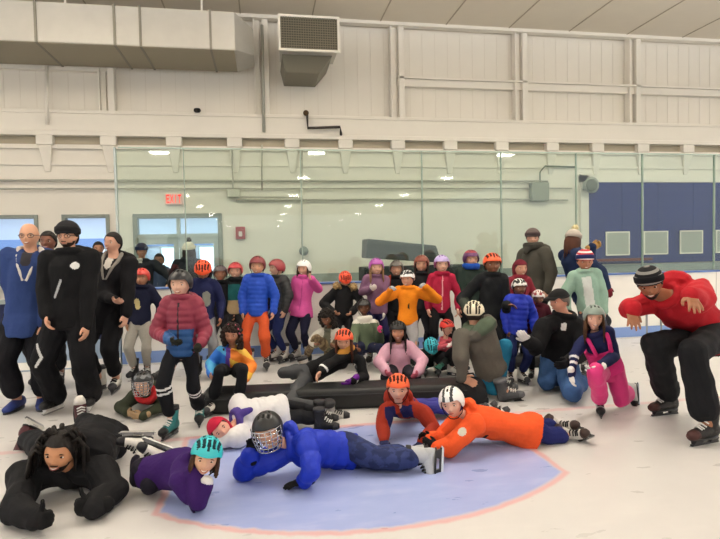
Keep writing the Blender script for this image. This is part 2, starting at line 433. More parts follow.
# ---- skates (unit: adult foot .27 m; origin on the ground under the ankle, y = toe, z = up)
def skate_meshes(boot, sole, trim):
    def ringp(y, z0, z1, w, k=14):
        an = np.arange(k)*2*PI/k; return np.stack([w*np.cos(an), np.full(k, y), (z0+z1)/2+(z1-z0)/2*np.sin(an)], 1)
    b = MB(); zb = .062
    b.rings([ringp(-.085, zb+.01, zb+.06, .018), ringp(-.075, zb, zb+.10, .036), ringp(-.03, zb, zb+.12, .042), ringp(.03, zb, zb+.10, .043), ringp(.09, zb, zb+.075, .047), ringp(.145, zb, zb+.06, .042), ringp(.178, zb+.005, zb+.045, .022)])
    def hr(z, y, a, c, k=14):
        an = np.arange(k)*2*PI/k; return np.stack([a*np.cos(an), y+c*np.sin(an), np.full(k, z)], 1)
    b.rings([hr(zb+.04, -.02, .042, .062), hr(zb+.11, -.025, .045, .058), hr(zb+.17, -.03, .05, .06), hr(zb+.215, -.028, .054, .064)])
    b.rings([hr(zb-.004, .04, .043, .135), hr(zb+.006, .04, .045, .138)], 1)
    b.rings([hr(zb+.19, -.028, .058, .067), hr(zb+.225, -.028, .056, .066)], 2)
    b.rings([ringp(.118, zb-.003, zb+.07, .048), ringp(.15, zb-.003, zb+.063, .043), ringp(.181, zb+.003, zb+.05, .024)], 2)
    l = MB()
    for i in range(6):
        t = i/5; y, z = .10-.10*t, zb+.082+.10*t*t
        l.tube([V(-.03, y-.01, z-.012), V(0, y+.006, z+.008), V(.03, y-.01, z-.012)], .006, 5)
    h = MB()
    for y0, y1 in ((-.075, -.02), (.07, .135)): h.hull8([(-.007, y0-.012, .02), (.007, y0-.012, .02), (.007, y1+.012, .02), (-.007, y1+.012, .02)], [(-.028, y0, zb), (.028, y0, zb), (.028, y1, zb), (-.028, y1, zb)])
    h.box((-.008, -.095, .016), (.008, .16, .03))
    k = MB(); k.hull8([(-.003, -.09, 0), (.003, -.09, 0), (.003, .15, 0), (-.003, .15, 0)], [(-.004, -.11, .02), (.004, -.11, .02), (.004, .178, .02), (-.004, .178, .02)])
    return (tmesh(b, [nyl(boot), pla('#1a1a1c'), nyl(trim)], 'skate'), tmesh(l, fab('#e8e8e6' if boot < '#777777' else '#222226'), 'laces'), tmesh(h, pla(sole), 'blade_holder', False), tmesh(k, STEEL, 'blade', False))
def shoe_mesh(c):
    def ringp(y, z0, z1, w, k=14):
        an = np.arange(k)*2*PI/k; return np.stack([w*np.cos(an), np.full(k, y), (z0+z1)/2+(z1-z0)/2*np.sin(an)], 1)
    b = MB(); b.rings([ringp(-.085, .02, .07, .02), ringp(-.07, .012, .11, .04), ringp(-.02, .012, .12, .043), ringp(.04, .012, .10, .046), ringp(.11, .012, .075, .05), ringp(.16, .012, .06, .042), ringp(.185, .018, .045, .02)])
    an = np.arange(20)*2*PI/20
    b.rings([np.stack([.05*np.cos(an), .05+.14*np.sin(an), np.full(20, z)], 1) for z in (0, .02)], 1)
    return tmesh(b, [nyl(c), pla('#2a2c30')], 'shoe')
# ------------------------------------------------------------------ the rink and the hall
YB, YW, ZC = 7.72, 11.5, 6.34
WALLM = mat('painted_wall', '#eae4d9', rough=.7, scale=3, var=.05, bump=.03)
WALLR = mat('painted_recess', '#ded4c4', rough=.75, scale=3, var=.05, bump=.03)
STEELP = mat('painted_steel', '#ece6db', rough=.5, scale=4, var=.05, bump=.03)
GALV = mat('galvanised', '#cfccc4', rough=.42, metal=.3, scale=5, var=.12, bump=.03)
DGREY = mat('dark_grille', '#57544a', rough=.7, bump=0)
BLUEW = mat('blue_panel', '#0d2370', rough=.45, scale=2, var=.2, bump=.02)
WAIN = mat('grey_wainscot', '#9aa39f', rough=.6, scale=4, var=.06, bump=.02)
BOARD = mat('white_board', '#f2efe9', rough=.3, scale=6, var=.03, bump=0, spec=.5)
KICK = mat('blue_kick', '#7f9bd2', rough=.35, scale=8, var=.08, bump=0)
CAPB = mat('blue_cap', '#5878ba', rough=.35, bump=0)
NAVY = mat('navy_board', '#1a2148', rough=.4, bump=0)
CONC = mat('rubber_floor', '#4c4d50', rough=.8, scale=40)
PIPE = mat('grey_pipe', '#b4b2a6', rough=.45, bump=0)
BLACKP = mat('black_pipe', '#3a342e', rough=.5, bump=0)

def nmath(nt, op, a, b=None, c=None, clamp=False):
    n = nt.nodes.new('ShaderNodeMath'); n.operation = op; n.use_clamp = clamp
    for i, x in enumerate((a, b, c)):
        if x is None: continue
        if isinstance(x, (int, float)): n.inputs[i].default_value = x
        else: nt.links.new(x, n.inputs[i])
    return n.outputs[0]
def ice_material():
    m = bpy.data.materials.new('ice'); m.use_nodes = True; nt = m.node_tree; b = nt.nodes['Principled BSDF']
    tc = nt.nodes.new('ShaderNodeTexCoord'); sp = nt.nodes.new('ShaderNodeSeparateXYZ'); nt.links.new(tc.outputs['Object'], sp.inputs[0])
    def noise(sc, det=3, vec=None):
        n = nt.nodes.new('ShaderNodeTexNoise'); n.inputs['Scale'].default_value = sc; n.inputs['Detail'].default_value = det
        nt.links.new(vec or tc.outputs['Object'], n.inputs['Vector']); return n.outputs['Fac']
    wob = nmath(nt, 'MULTIPLY', nmath(nt, 'SUBTRACT', noise(9), .5), .05)
    x = nmath(nt, 'ADD', nmath(nt, 'SUBTRACT', sp.outputs[0], .64), wob); y = nmath(nt, 'ADD', sp.outputs[1], wob)
    ax = nmath(nt, 'ABSOLUTE', x); gy = nmath(nt, 'SUBTRACT', 4.55, y)            # distance in front of the goal line
    # crease: straight sides 1.29 m out, then a shallow arc
    dside = nmath(nt, 'SUBTRACT', 1.29, ax)
    rad = nmath(nt, 'SQRT', nmath(nt, 'ADD', nmath(nt, 'MULTIPLY', x, x), nmath(nt, 'POWER', nmath(nt, 'ADD', gy, .33), 2)))
    darc = nmath(nt, 'SUBTRACT', 2.06, rad)
    dist = nmath(nt, 'MINIMUM', nmath(nt, 'MINIMUM', dside, darc), gy)
    def step(v, lo, hi):
        r = nt.nodes.new('ShaderNodeMapRange'); r.interpolation_type = 'SMOOTHSTEP'; r.inputs[1].default_value = lo; r.inputs[2].default_value = hi; nt.links.new(v, r.inputs[0]); return r.outputs[0]
    inside = step(dist, -.01, .03)
    line = nmath(nt, 'SUBTRACT', step(dist, -.05, -.02), step(dist, -.01, .02))
    gline = nmath(nt, 'SUBTRACT', 1.0, step(nmath(nt, 'ABSOLUTE', nmath(nt, 'SUBTRACT', gy, .0)), .02, .05))
    mp = nt.nodes.new('ShaderNodeMapping'); mp.inputs['Rotation'].default_value = (0, 0, .5); mp.inputs['Scale'].default_value = (2.2, 6, 1); nt.links.new(tc.outputs['Object'], mp.inputs[0])
    mp2 = nt.nodes.new('ShaderNodeMapping'); mp2.inputs['Rotation'].default_value = (0, 0, -.9); mp2.inputs['Scale'].default_value = (1.8, 5, 1); nt.links.new(tc.outputs['Object'], mp2.inputs[0])
    scr = nmath(nt, 'ADD', nmath(nt, 'MULTIPLY', noise(1.6, 4, mp.outputs[0]), .5), nmath(nt, 'MULTIPLY', noise(2.1, 4, mp2.outputs[0]), .5))
    snow = noise(3.0, 5)
    def mix(f, a, bb):
        n = nt.nodes.new('ShaderNodeMix'); n.data_type = 'RGBA'
        nt.links.new(f, n.inputs[0])
        for k, v in ((6, a), (7, bb)):
            if isinstance(v, tuple): n.inputs[k].default_value = (*v, 1)
            else: nt.links.new(v, n.inputs[k])
        return n.outputs[2]
    white = mix(snow, lin('#cdcbcb'), lin('#d8d6d5'))
    blue = mix(step(scr, .36, .66), lin('#98a6d8'), lin('#a0addc'))
    red = lin('#d98f95')
    col = mix(inside, white, blue)
    col = mix(nmath(nt, 'MULTIPLY', line, .6), col, red)
    col = mix(nmath(nt, 'MULTIPLY', gline, .4), col, red)
    col = mix(nmath(nt, 'MULTIPLY', step(scr, .5, .72), .10), col, lin('#f7f4f0'))
    nt.links.new(col, b.inputs['Base Color'])
    rr = nmath(nt, 'ADD', nmath(nt, 'MULTIPLY', step(scr, .3, .7), .12), .26); nt.links.new(rr, b.inputs['Roughness'])
    b.inputs['Specular IOR Level'].default_value = .35
    bp = nt.nodes.new('ShaderNodeBump'); bp.inputs['Strength'].default_value = .03; bp.inputs['Distance'].default_value = .01
    nt.links.new(scr, bp.inputs['Height']); nt.links.new(bp.outputs['Normal'], b.inputs['Normal'])
    return m
def glass_material(name, tint):
    m = bpy.data.materials.new(name); m.use_nodes = True; nt = m.node_tree; nt.nodes.remove(nt.nodes['Principled BSDF'])
    t = nt.nodes.new('ShaderNodeBsdfTransparent'); t.inputs[0].default_value = (*tint, 1)
    g = nt.nodes.new('ShaderNodeBsdfGlossy'); g.inputs[0].default_value = (1, 1, 1, 1); g.inputs[1].default_value = .03
    lw_ = nt.nodes.new('ShaderNodeLayerWeight'); lw_.inputs[0].default_value = .5
    f = nmath(nt, 'ADD', nmath(nt, 'MULTIPLY', nmath(nt, 'POWER', lw_.outputs['Facing'], 5.0), .9), .035)
    x = nt.nodes.new('ShaderNodeMixShader'); nt.links.new(f, x.inputs[0]); nt.links.new(t.outputs[0], x.inputs[1]); nt.links.new(g.outputs[0], x.inputs[2])
    nt.links.new(x.outputs[0], nt.nodes['Material Output'].inputs[0]); return m
RINKGLASS = glass_material('rink_glass', (.905, .965, .93)); PANE = glass_material('window_glass', (.9, .94, .97))

def struct(name, mb, m, parent=None, **k):
    o = flat(name, mb, m, parent, **k)
    if parent is None: o['kind'] = 'structure'
    return o
mb = MB(); mb.box((-14, -58, -.12), (16, YB-.001, 0)); struct('floor', mb, ice_material())
mb = MB(); mb.box((-14, YB, -.12), (18, 17, -.005)); struct('floor_walkway', mb, CONC)
# ceiling with panel seams
mb = MB(); mb.box((-14, -58, ZC), (18, YW+.3, ZC+.2))
CEILM = mat('ceiling_panel', '#e6dccb', rough=.75, scale=3, var=.05, bump=0)
ce = struct('ceiling', mb, CEILM)
mb = MB()
for X in np.arange(-13.4, 18, 1.45): mb.box((X-.012, -8, ZC-.012), (X+.012, YW, ZC))
for Y in np.arange(-6, YW, 3.0): mb.box((-14, Y-.012, ZC-.011), (18, Y+.012, ZC))
flat('seam', mb, mat('seam', '#b9ad98', bump=0), ce)
mb = MB(); mb.box((-14, YW-.16, ZC-.07), (18, YW, ZC)); flat('edge_trim', mb, STEELP, ce)

# back wall: openings for two windows, the glazed doors; recessed siding above the beam
wall_segments = [(-14, -13), (-5.9, -4.98)]
mb = MB()
WIN = [(-5.55, -4.33, .95, 2.32), (-3.90, -3.02, .95, 2.32)]; DOOR = (-2.58, -.84, 0, 2.32)
xs = [-14]
for a, b_, z0, z1 in WIN+[DOOR]:
    mb.box((xs[-1], YW, 0), (a, YW+.3, 3.2))
    mb.box((a, YW, z1), (b_, YW+.3, 3.2))
    if z0: mb.box((a, YW, 0), (b_, YW+.3, z0))
    xs.append(b_)
mb.box((xs[-1], YW, 0), (18, YW+.3, 3.2))
mb.box((-14, YW+.0, 3.2), (18, YW+.3, 3.9))
mb.box((-14, YW+.1, 3.9), (18, YW+.3, ZC))
wb = struct('wall_back', mb, WALLM)
mb = MB()
for X in np.arange(-13, 18, .29): mb.box((X-.004, YW+.094, 4.3), (X+.006, YW+.1, ZC-.1))
flat('siding_groove', mb, mat('groove', '#e7e0d4', bump=0), wb)
mb = MB(); mb.box((-14, YW-.10, 3.87), (18, YW+.12, 4.30)); mb.box((-14, YW-.14, 3.84), (18, YW+.02, 3.93)); mb.box((-14, YW-.12, 4.27), (18, YW+.1, 4.34))
flat('beam', mb, STEELP, wb, bevel=.012)
mb = MB(); mb.box((-14, YW-.06, 3.60), (18, YW+.01, 3.68)); mb.box((-14, YW-.03, 3.28), (18, YW+.01, 3.33)); flat('rail', mb, STEELP, wb)
mb = MB(); mb.box((-14, YW-.005, 3.68), (18, YW, 3.84)); flat('painted_shade_strip', mb, mat('recess_shade', '#b3a995', bump=0), wb)  # darker sheet paints in the shade of the recess under the beam
mb = MB()
for z in (5.12,): mb.box((2.93, YW-.03, z-.09), (18, YW+.1, z+.09)); mb.box((2.93, YW-.10, z+.06), (18, YW+.1, z+.10))
mb.box((-14, YW-.03, 5.12), (-2.96, YW+.1, 5.28))
flat('girt', mb, STEELP, wb)
COLX = [-5.9, -2.96, .05, 2.93, 5.78, 8.62, 11.5]
for X in COLX:
    mb = MB(); mb.box((X-.13, YW-.02, 4.3), (X-.03, YW+.1, ZC)); mb.box((X+.02, YW-.10, 4.3), (X+.14, YW+.1, ZC)); mb.box((X-.16, YW-.10, 4.3), (X-.13, YW+.09, ZC)); mb.box((X-.03, YW+.03, 4.3), (X+.02, YW+.08, ZC))
    flat('column', mb, STEELP, wb, bevel=.008)
for X in [float(W_(px, 150, YW)[0]) for px in (-15, 47, 110, 175, 235, 292, 345, 397, 449, 500, 550, 595, 640, 685, 728, 770)]:
    mb = MB(); mb.box((X-.15, YW-.13, 3.66), (X+.15, YW, 3.86))
    mb.hull8([(X-.05, YW-.02, 3.15), (X+.05, YW-.02, 3.15), (X+.05, YW+.01, 3.15), (X-.05, YW+.01, 3.15)], [(X-.12, YW-.11, 3.66), (X+.12, YW-.11, 3.66), (X+.12, YW+.01, 3.66), (X-.12, YW+.01, 3.66)])
    flat('corbel', mb, STEELP, wb, bevel=.01)
mb = MB(); mb.box((-.78, YW-.03, 0), (18, YW, 1.02)); mb.box((-2.9, YW-.03, 0), (-2.66, YW, 1.02)); o = struct('baseboard_back', mb, WAIN)
# windows, glazed doors
FRAME = mat('grey_frame', '#8d938c', rough=.5, bump=0); ALU = mat('pale_alu', '#bcc6c6', rough=.4, bump=0)
for k, (a, b_, z0, z1) in enumerate(WIN):
    mb = MB(); t = .07
    for bx in (((a, z0), (a+t, z1)), ((b_-t, z0), (b_, z1)), ((a+t, z1-t), (b_-t, z1)), ((a+t, z0), (b_-t, z0+t))): mb.box((bx[0][0], YW-.03, bx[0][1]), (bx[1][0], YW+.12, bx[1][1]))
    wn = struct('window_%d' % (k+1), mb, FRAME, bevel=.006)
    mb = MB(); mb.box((a+t, YW+.05, z0+t), (b_-t, YW+.06, z1-t)); flat('pane', mb, PANE, wn)
    mb = MB(); mb.box((a-.06, YW-.12, z0-.06), (b_+.06, YW+.02, z0)); flat('sill', mb, STEELP, wn)
a, b_, z0, z1 = DOOR; mb = MB(); t = .09
for x0, x1, zz0, zz1 in ((a, a+t, 0, z1), (b_-t, b_, 0, z1), (a+t, b_-t, z1-t, z1)): mb.box((x0, YW-.04, zz0), (x1, YW+.14, zz1))
dr = struct('door_1', mb, FRAME, bevel=.008)
mb = MB(); mb.box((a+t, YW-.02, 1.83), (b_-t, YW+.1, 1.91)); mid = (a+b_)/2; mb.box((mid-.035, YW-.02, 1.91), (mid+.035, YW+.1, z1-t)); flat('transom_bar', mb, ALU, dr)
mb = MB(); mb.box((a+t, YW+.03, 1.91), (b_-t, YW+.04, z1-t)); flat('transom_pane', mb, PANE, dr)
for x0, x1 in ((a+t, mid-.005), (mid+.005, b_-t)):
    mb = MB()
    for q0, q1, r0, r1 in ((x0, x0+.10, .01, 1.83), (x1-.10, x1, .01, 1.83), (x0+.1, x1-.1, 1.70, 1.83), (x0+.1, x1-.1, .01, .25), (x0+.1, x1-.1, .95, 1.05)): mb.box((q0, YW, r0), (q1, YW+.05, r1))
    lf = flat('door_leaf', mb, ALU, dr); mb = MB(); mb.box((x0+.10, YW+.02, .25), (x1-.10, YW+.03, 1.70)); flat('pane', mb, PANE, lf)
# lobby seen through the windows and doors
LOB = mat('lobby_wall', '#dfe8f4', rough=.7, bump=0); LOBB = mat('lobby_blue', '#7ea0d4', rough=.6, bump=0); DAY = mat('daylight', '#eef5ff', emit=1.6, bump=0)
mb = MB(); mb.box((-8, 15.5, 0), (1, 15.7, 3.0)); mb.box((-8.2, YW+.3, 0), (-8, 15.7, 3.0)); mb.box((1, YW+.3, 0), (1.2, 15.7, 3.0)); lw = struct('wall_lobby', mb, LOB)
mb = MB(); mb.box((-8, YW+.3, 2.75), (1, 15.7, 2.9)); struct('ceiling_lobby', mb, LOB)
mb = MB(); mb.box((-8, 15.44, 1.72), (1, 15.5, 1.95)); flat('stripe', mb, LOBB, lw)
mb = MB(); mb.box((-8, 15.44, 0), (1, 15.5, .7)); flat('dado', mb, LOBB, lw)
for k, (x0, x1) in enumerate(((-6.6, -5.6), (-5.4, -4.2), (-4.0, -3.2), (-2.75, -2.0), (-1.75, -1.0))):
    mb = MB()
    for q0, q1, r0, r1 in ((x0-.05, x0, .75, 1.72), (x1, x1+.05, .75, 1.72), (x0, x1, 1.67, 1.72), (x0, x1, .75, .77)): mb.box((q0, 15.40, r0), (q1, 15.5, r1))
    wn = struct('window_%d' % (k+11), mb, ALU); mb = MB(); mb.box((x0, 15.42, .77), (x1, 15.45, 1.67)); flat('bright_pane', mb, DAY, wn)
ld = bpy.data.lights.new('lobby_light', 'AREA'); ld.shape = 'RECTANGLE'; ld.size = 8; ld.size_y = 2.5; ld.energy = LOBBY_W; ld.color = (.85, .92, 1)
o = bpy.data.objects.new('lobby_light', ld); o.location = (-3.5, 13.6, 2.72); COL.objects.link(o)
for k, X in enumerate((-5.6, -4.1, -2.4, -1.2)):
    mb = MB(); mb.box((X-.5, 13.4, 2.68), (X+.5, 13.6, 2.75)); t = flat('strip_light', mb, mat('lobby_lamp', '#ffffff', emit=4, bump=0))
    tag(t, ['strip light on lobby ceiling behind the left window', 'strip light on lobby ceiling behind the second window', 'strip light on lobby ceiling behind left door leaf', 'strip light on lobby ceiling behind right door leaf'][k], 'ceiling light', 'lobby strip lights')

# boards with kick strip, cap rail and glass
mb = MB(); mb.box((-1.93, YB, 0), (18, YB+.10, 1.03)); bd = struct('wall_boards', mb, BOARD)
mb = MB(); mb.box((-1.93, YB-.012, .03), (18, YB, .19)); flat('kick_strip', mb, KICK, bd)
mb = MB(); mb.box((-1.93, YB-.03, 1.03), (18, YB+.14, 1.055)); flat('cap_rail', mb, CAPB, bd, bevel=.01)
mb = MB()
for X in (.54, 2.33, 3.58, 4.83, 7.31, 9.0): mb.box((X-.004, YB-.004, .2), (X+.004, YB, 1.03))
flat('panel_seam', mb, mat('board_seam', '#c9c6c0', bump=0), bd)
mb = MB()
for X in (6.02, 6.28): mb.box((X-.012, YB-.02, .02), (X+.012, YB, .92))
flat('gate_gap', mb, mat('gate_gap', '#8c8f90', bump=0), bd)
mb = MB(); mb.box((-6, YB, 0), (-1.95, YB+.10, .38)); lb = struct('wall_bench', mb, mat('pale_blue_board', '#9db0c8', rough=.4, bump=0))
mb = MB(); mb.box((-6, YB, .38), (-1.95, YB+.10, .90)); flat('upper_panel', mb, NAVY, lb)
mb = MB(); mb.box((-6, YB-.02, .90), (-1.95, YB+.12, .95)); flat('cap_rail', mb, WAIN, lb)
mb = MB(); mb.box((-6, YB-.012, .02), (-1.95, YB, .12)); flat('kick_strip', mb, BOARD, lb)
GX = [(-1.06, .54), (.54, 2.33), (2.33, 3.58), (3.58, 4.83), (4.83, 5.99), (5.99, 7.31), (7.31, 8.9), (8.9, 10.5)]
k = 20
for x0, x1 in GX:
    mb = MB(); mb.box((x0+.004, YB+.045, 1.07), (x1-.004, YB+.057, 2.95)); struct('window_%d' % k, mb, RINKGLASS); k += 1
# the pane by the opening hangs slightly ajar
mb = MB(); mb.box((0, -.006, 1.07), (.86, .006, 2.93)); o = struct('window_%d' % k, mb, RINKGLASS); o.location = (-1.93, YB+.05, 0); o.rotation_euler = (0, 0, math.radians(-3.2))
mb = MB(); mb.box((-1.955, YB+.02, .95), (-1.93, YB+.08, 2.95)); struct('trim_1', mb, ALU)
mb = MB()
for X in [x for x, _ in GX]: mb.box((X-.006, YB+.03, 1.07), (X+.006, YB+.07, 2.95))
struct('trim_2', mb, mat('glass_edge', '#9fb2a6', rough=.3, bump=0))
mb = MB(); mb.box((-1.9, YB+.035, 2.945), (10.5, YB+.067, 2.96)); struct('trim_3', mb, mat('glass_top', '#b8c9be', rough=.3, bump=0))

# blue wall section with pale squares
mb = MB(); mb.box((7.42, YW-.05, 1.05), (18, YW, 2.96)); bw = struct('wall_blue', mb, BLUEW)
mb = MB()
for X in (8.3, 9.25, 10.2, 11.1): mb.box((X-.008, YW-.056, 1.05), (X+.008, YW-.05, 2.96))
for z in (1.2, 1.95, 2.45): mb.box((7.42, YW-.056, z-.006), (18, YW-.05, z+.006))
flat('panel_seam', mb, mat('blue_seam', '#16306f', bump=0), bw)
mb = MB(); mb.box((7.22, YW-.08, 0), (7.42, YW, 3.15)); mb.box((7.22, YW-.08, 2.96), (18, YW, 3.12)); struct('trim_4', mb, STEELP)
SQ = mat('pale_square', '#b3b7ae', rough=.5, scale=9, var=.2, bump=.05)
for k, (x0, x1) in enumerate(((7.85, 8.47), (8.84, 9.49), (9.81, 10.44), (10.8, 11.4))):
    t = tag(empty('wall_plaque', ((x0+x1)/2, YW-.06, 1.53)), ['pale square plaque on blue wall, nearest the bent woman in pom hat', 'second pale square plaque on blue wall from the white trim', 'third pale square plaque on blue wall, above the red hoodie', 'pale square plaque on blue wall cut by photo edge'][k], 'plaque', 'pale plaques on the blue wall')
    mb = MB(); mb.box((-(x1-x0)/2, -.02, -.28), ((x1-x0)/2, 0, .28)); flat('plate', mb, SQ, t)
    mb = MB(); h = (x1-x0)/2
    for q in (((-h, -.28), (-h+.03, .28)), ((h-.03, -.28), (h, .28)), ((-h+.03, .25), (h-.03, .28)), ((-h+.03, -.28), (h-.03, -.25))): mb.box((q[0][0], -.03, q[0][1]), (q[1][0], -.018, q[1][1]))
    flat('frame', mb, STEELP, t)
mb = MB(); mb.box((7.5, YW-.18, 1.12), (9.0, YW-.06, 1.18)); tag(flat('wooden_rail', mb, mat('red_wood', '#6d3128', scale=20)), 'reddish brown wooden rail along foot of blue wall', 'rail')

# ducts
t = tag(empty('air_duct', (-3, 10.75, 5.5)), 'long square galvanised air duct under ceiling', 'duct')
def loc(mb, t):
    for k in range(len(mb.v)): mb.v[k] = mb.v[k]-V(*t.location)
    return mb
mb = MB(); mb.box((-9, 10.2, 5.19), (-.42, 11.42, 5.87)); mb.hull8([(-.42, 10.2, 5.19), (-.10, 10.75, 5.3), (-.10, 11.42, 5.3), (-.42, 11.42, 5.19)], [(-.42, 10.2, 5.87), (-.10, 10.75, 5.80), (-.10, 11.42, 5.80), (-.42, 11.42, 5.87)])
flat('duct_body', loc(mb, t), GALV, t, bevel=.01)
mb = MB(); mb.box((-9, 10.22, 5.178), (-.44, 11.40, 5.19)); flat('perforated_underside', loc(mb, t), mat('perforated', '#a79f8c', rough=.7, bump=0), t)
for X in (-7.0, -5.3, -3.75, -2.48, -2.05, -.85):
    mb = MB(); mb.box((X-.02, 10.18, 5.17), (X+.02, 11.44, 5.89)); flat('flange', loc(mb, t), mat('duct_flange', '#8f8b80', rough=.5, metal=.5, bump=0), t)
mb = MB()
for X in (-3.3, -1.0, -5): mb.box((X-.015, 10.3, 5.85), (X+.015, 10.34, ZC))
flat('hanger', loc(mb, t), STEELP, t)
t = tag(empty('air_vent', (.93, 10.4, 5.5)), 'dark mesh air grille box with white frame under ceiling', 'vent')
mb = MB(); mb.box((.40, 10.24, 5.26), (1.46, 10.95, 5.84)); flat('vent_box', loc(mb, t), GALV, t)
mb = MB(); mb.hull8([(.5, 10.7, 4.98), (1.15, 10.7, 4.98), (1.15, YW+.08, 4.98), (.5, YW+.08, 4.98)], [(.43, 10.5, 5.27), (1.40, 10.5, 5.27), (1.40, YW+.08, 5.27), (.43, YW+.08, 5.27)]); mb.box((.5, 10.9, 5.2), (1.3, YW+.08, 5.75)); flat('elbow', loc(mb, t), mat('duct_dull', '#8a8576', rough=.5, metal=.3, bump=0), t)
mb = MB(); mb.box((.38, 10.225, 5.24), (1.48, 10.235, 5.86)); flat('mesh_back', loc(mb, t), DGREY, t)
mb = MB()
for x in np.arange(.42, 1.46, .045): mb.box((x-.005, 10.205, 5.27), (x+.005, 10.215, 5.84))
for z in np.arange(5.28, 5.85, .045): mb.box((.4, 10.207, z-.005), (1.46, 10.217, z+.005))
flat('grille', loc(mb, t), mat('grille_wire', '#837d6d', rough=.5, metal=.4, bump=0), t)
mb = MB()
for q0, q1, r0, r1 in ((.36, .40, 5.22, 5.88), (1.46, 1.50, 5.22, 5.88), (.40, 1.46, 5.84, 5.88), (.40, 1.46, 5.22, 5.26)): mb.box((q0, 10.19, r0), (q1, 10.24, r1))
flat('frame', loc(mb, t), mat('vent_frame', '#f1ece0', rough=.4, bump=0), t)
# pipes and conduits
def pipe(name, pts, r, m, label, cat, n=8):
    mb = MB(); mb.tube([V(*p) for p in pts], r, n); return tag(flat(name, mb, m, smooth=True), label, cat)
def wz(x, y, dy=.08): return tuple(W_(x, y, YW-dy))
pipe('pipe', [(-5.9, YW-.07, 2.98), (6.4, YW-.07, 2.98)], .022, PIPE, 'upper thin grey pipe running along back wall', 'pipe')
pipe('pipe', [(-5.9, YW-.07, 2.82), (7.0, YW-.07, 2.82)], .016, PIPE, 'middle thin pale conduit running along back wall', 'pipe')
pipe('pipe', [(-.55, YW-.07, 2.58), (5.3, YW-.07, 2.58), (6.9, YW-.07, 2.55)], .02, PIPE, 'lower grey conduit along back wall beside junction box', 'pipe')
t = pipe('black_pipe', [wz(307, 112, .20), wz(308, 128, .20), wz(340, 127, .20), wz(341, 134, .20), wz(341, 134.5, .13)], .03, BLACKP, 'short black bent pipe above the beam', 'pipe')
mb = MB(); mb.ball(wz(306, 113, .20), .06); flat('valve', mb, mat('valve_brown', '#54402a'), t, True)
for (x, y0, y1, lab) in ((302, 150, 248, 'thin vertical conduit down to round box on wall'), (262, 145, 190, 'short vertical conduit right of the exit sign'), (422, 160, 250, 'thin vertical conduit above the dark bench')): pipe('conduit', [wz(x, y0), wz(x, y1)], .016, PIPE, lab, 'conduit')
pipe('conduit', [wz(232, 150, .10), wz(233, 186, .10), wz(234, 197, .10), wz(302, 197, .10)], .016, PIPE, 'bent conduit on back wall right of exit sign', 'conduit')
pipe('cable', [wz(540, 200), wz(540, 172), wz(545, 166), wz(575, 167)], .018, mat('dark_cable', '#7c8678'), 'dark curved cable above the grey junction box', 'cable')
mb = MB(); mb.box(tuple(W_(532, 201, YW-.17)), tuple(W_(546, 183, YW-.012))); tag(flat('junction_box', mb, mat('box_grey', '#959a90'), bevel=.02), 'grey junction box on back wall, near blue wall', 'box')
mb = MB(); mb.box(tuple(W_(227, 197, YW-.14)), tuple(W_(240, 190, YW))); tag(flat('junction_box', mb, mat('box_pale', '#c8c6bb'), bevel=.015), 'small pale junction box on conduit, right of exit sign', 'box')
c = W_(304, 251, YW-.05); mb = MB(); mb.caps(c+V(0, .04, 0), c-V(0, .06, 0), .10, .09, 16); tag(flat('round_box', mb, mat('round_grey', '#7d8780'), smooth=True), 'round grey electrical box at foot of thin conduit', 'box')
t = tag(empty('wall_speaker', tuple(W_(587, 186, YW-.1))), 'small round grey horn speaker at corner of blue wall', 'speaker')
mb = MB(); mb.tube([V(0, -.18, 0), V(0, -.02, 0)], [.19, .08], 20); mb.box((-.1, -.04, -.1), (.1, .1, .1)); flat('horn', mb, mat('horn_grey', '#a8aca4', bump=0), t, True)
mb = MB(); mb.tube([V(0, -.195, 0), V(0, -.185, 0)], [.13, .14], 20); flat('cone', mb, mat('horn_dark', '#6f746e', bump=0), t, True)
pipe('conduit', [wz(47, 66, .06), wz(47, 124, .14)], .03, STEELP, 'pale vertical strut under the long air duct', 'conduit')
pipe('conduit', [wz(262, 25, .14), wz(264, 132, .14)], .03, PIPE, 'long vertical conduit between air duct and grille box', 'conduit')
t = tag(empty('wall_camera', wz(196, 110, .1)), 'tiny black camera on wall above the beam', 'camera')
mb = MB(); mb.caps((0, .1, 0), (0, -.02, 0), .02, .02, 8); mb.caps((0, -.02, -.01), (.06, -.1, -.03), .045, .045, 12); flat('camera_body', mb, mat('camera_black', '#1c1c1c', bump=0), t, True)
# exit sign with raised letters
t = tag(empty('exit_sign', tuple(W_(174, 199, YW-.06))), 'red lit exit sign above the glazed double doors', 'sign')
mb = MB(); mb.box((-.17, -.03, -.11), (.17, .05, .11)); flat('sign_box', mb, mat('exit_box', '#d9b9b2', emit=.25, bump=0), t, bevel=.01)
def letters(txt, w, h, th, y):
    G = {'E': [(0, 0, .2, 1), (0, 0, 1, .18), (0, .41, .85, .59), (0, .82, 1, 1)], 'I': [(.4, 0, .6, 1)], 'T': [(.4, 0, .6, 1), (0, .82, 1, 1)], 'X': 'X'}
    mb = MB(); cw = w/len(txt)
    for k, ch in enumerate(txt):
        x0 = -w/2+k*cw+.1*cw; s = .8*cw
        if ch == 'X':
            for a, b in (((0, 0), (1, 1)), ((1, 0), (0, 1))):
                px = .1*s; mb.hull8([(x0+a[0]*s-px, y-th, -h/2), (x0+a[0]*s+px, y-th, -h/2), (x0+a[0]*s+px, y, -h/2), (x0+a[0]*s-px, y, -h/2)], [(x0+b[0]*s-px, y-th, h/2), (x0+b[0]*s+px, y-th, h/2), (x0+b[0]*s+px, y, h/2), (x0+b[0]*s-px, y, h/2)])
        else:
            for a, b, c_, d in G[ch]: mb.box((x0+a*s, y-th, -h/2+b*h), (x0+c_*s, y, -h/2+d*h))
    return mb
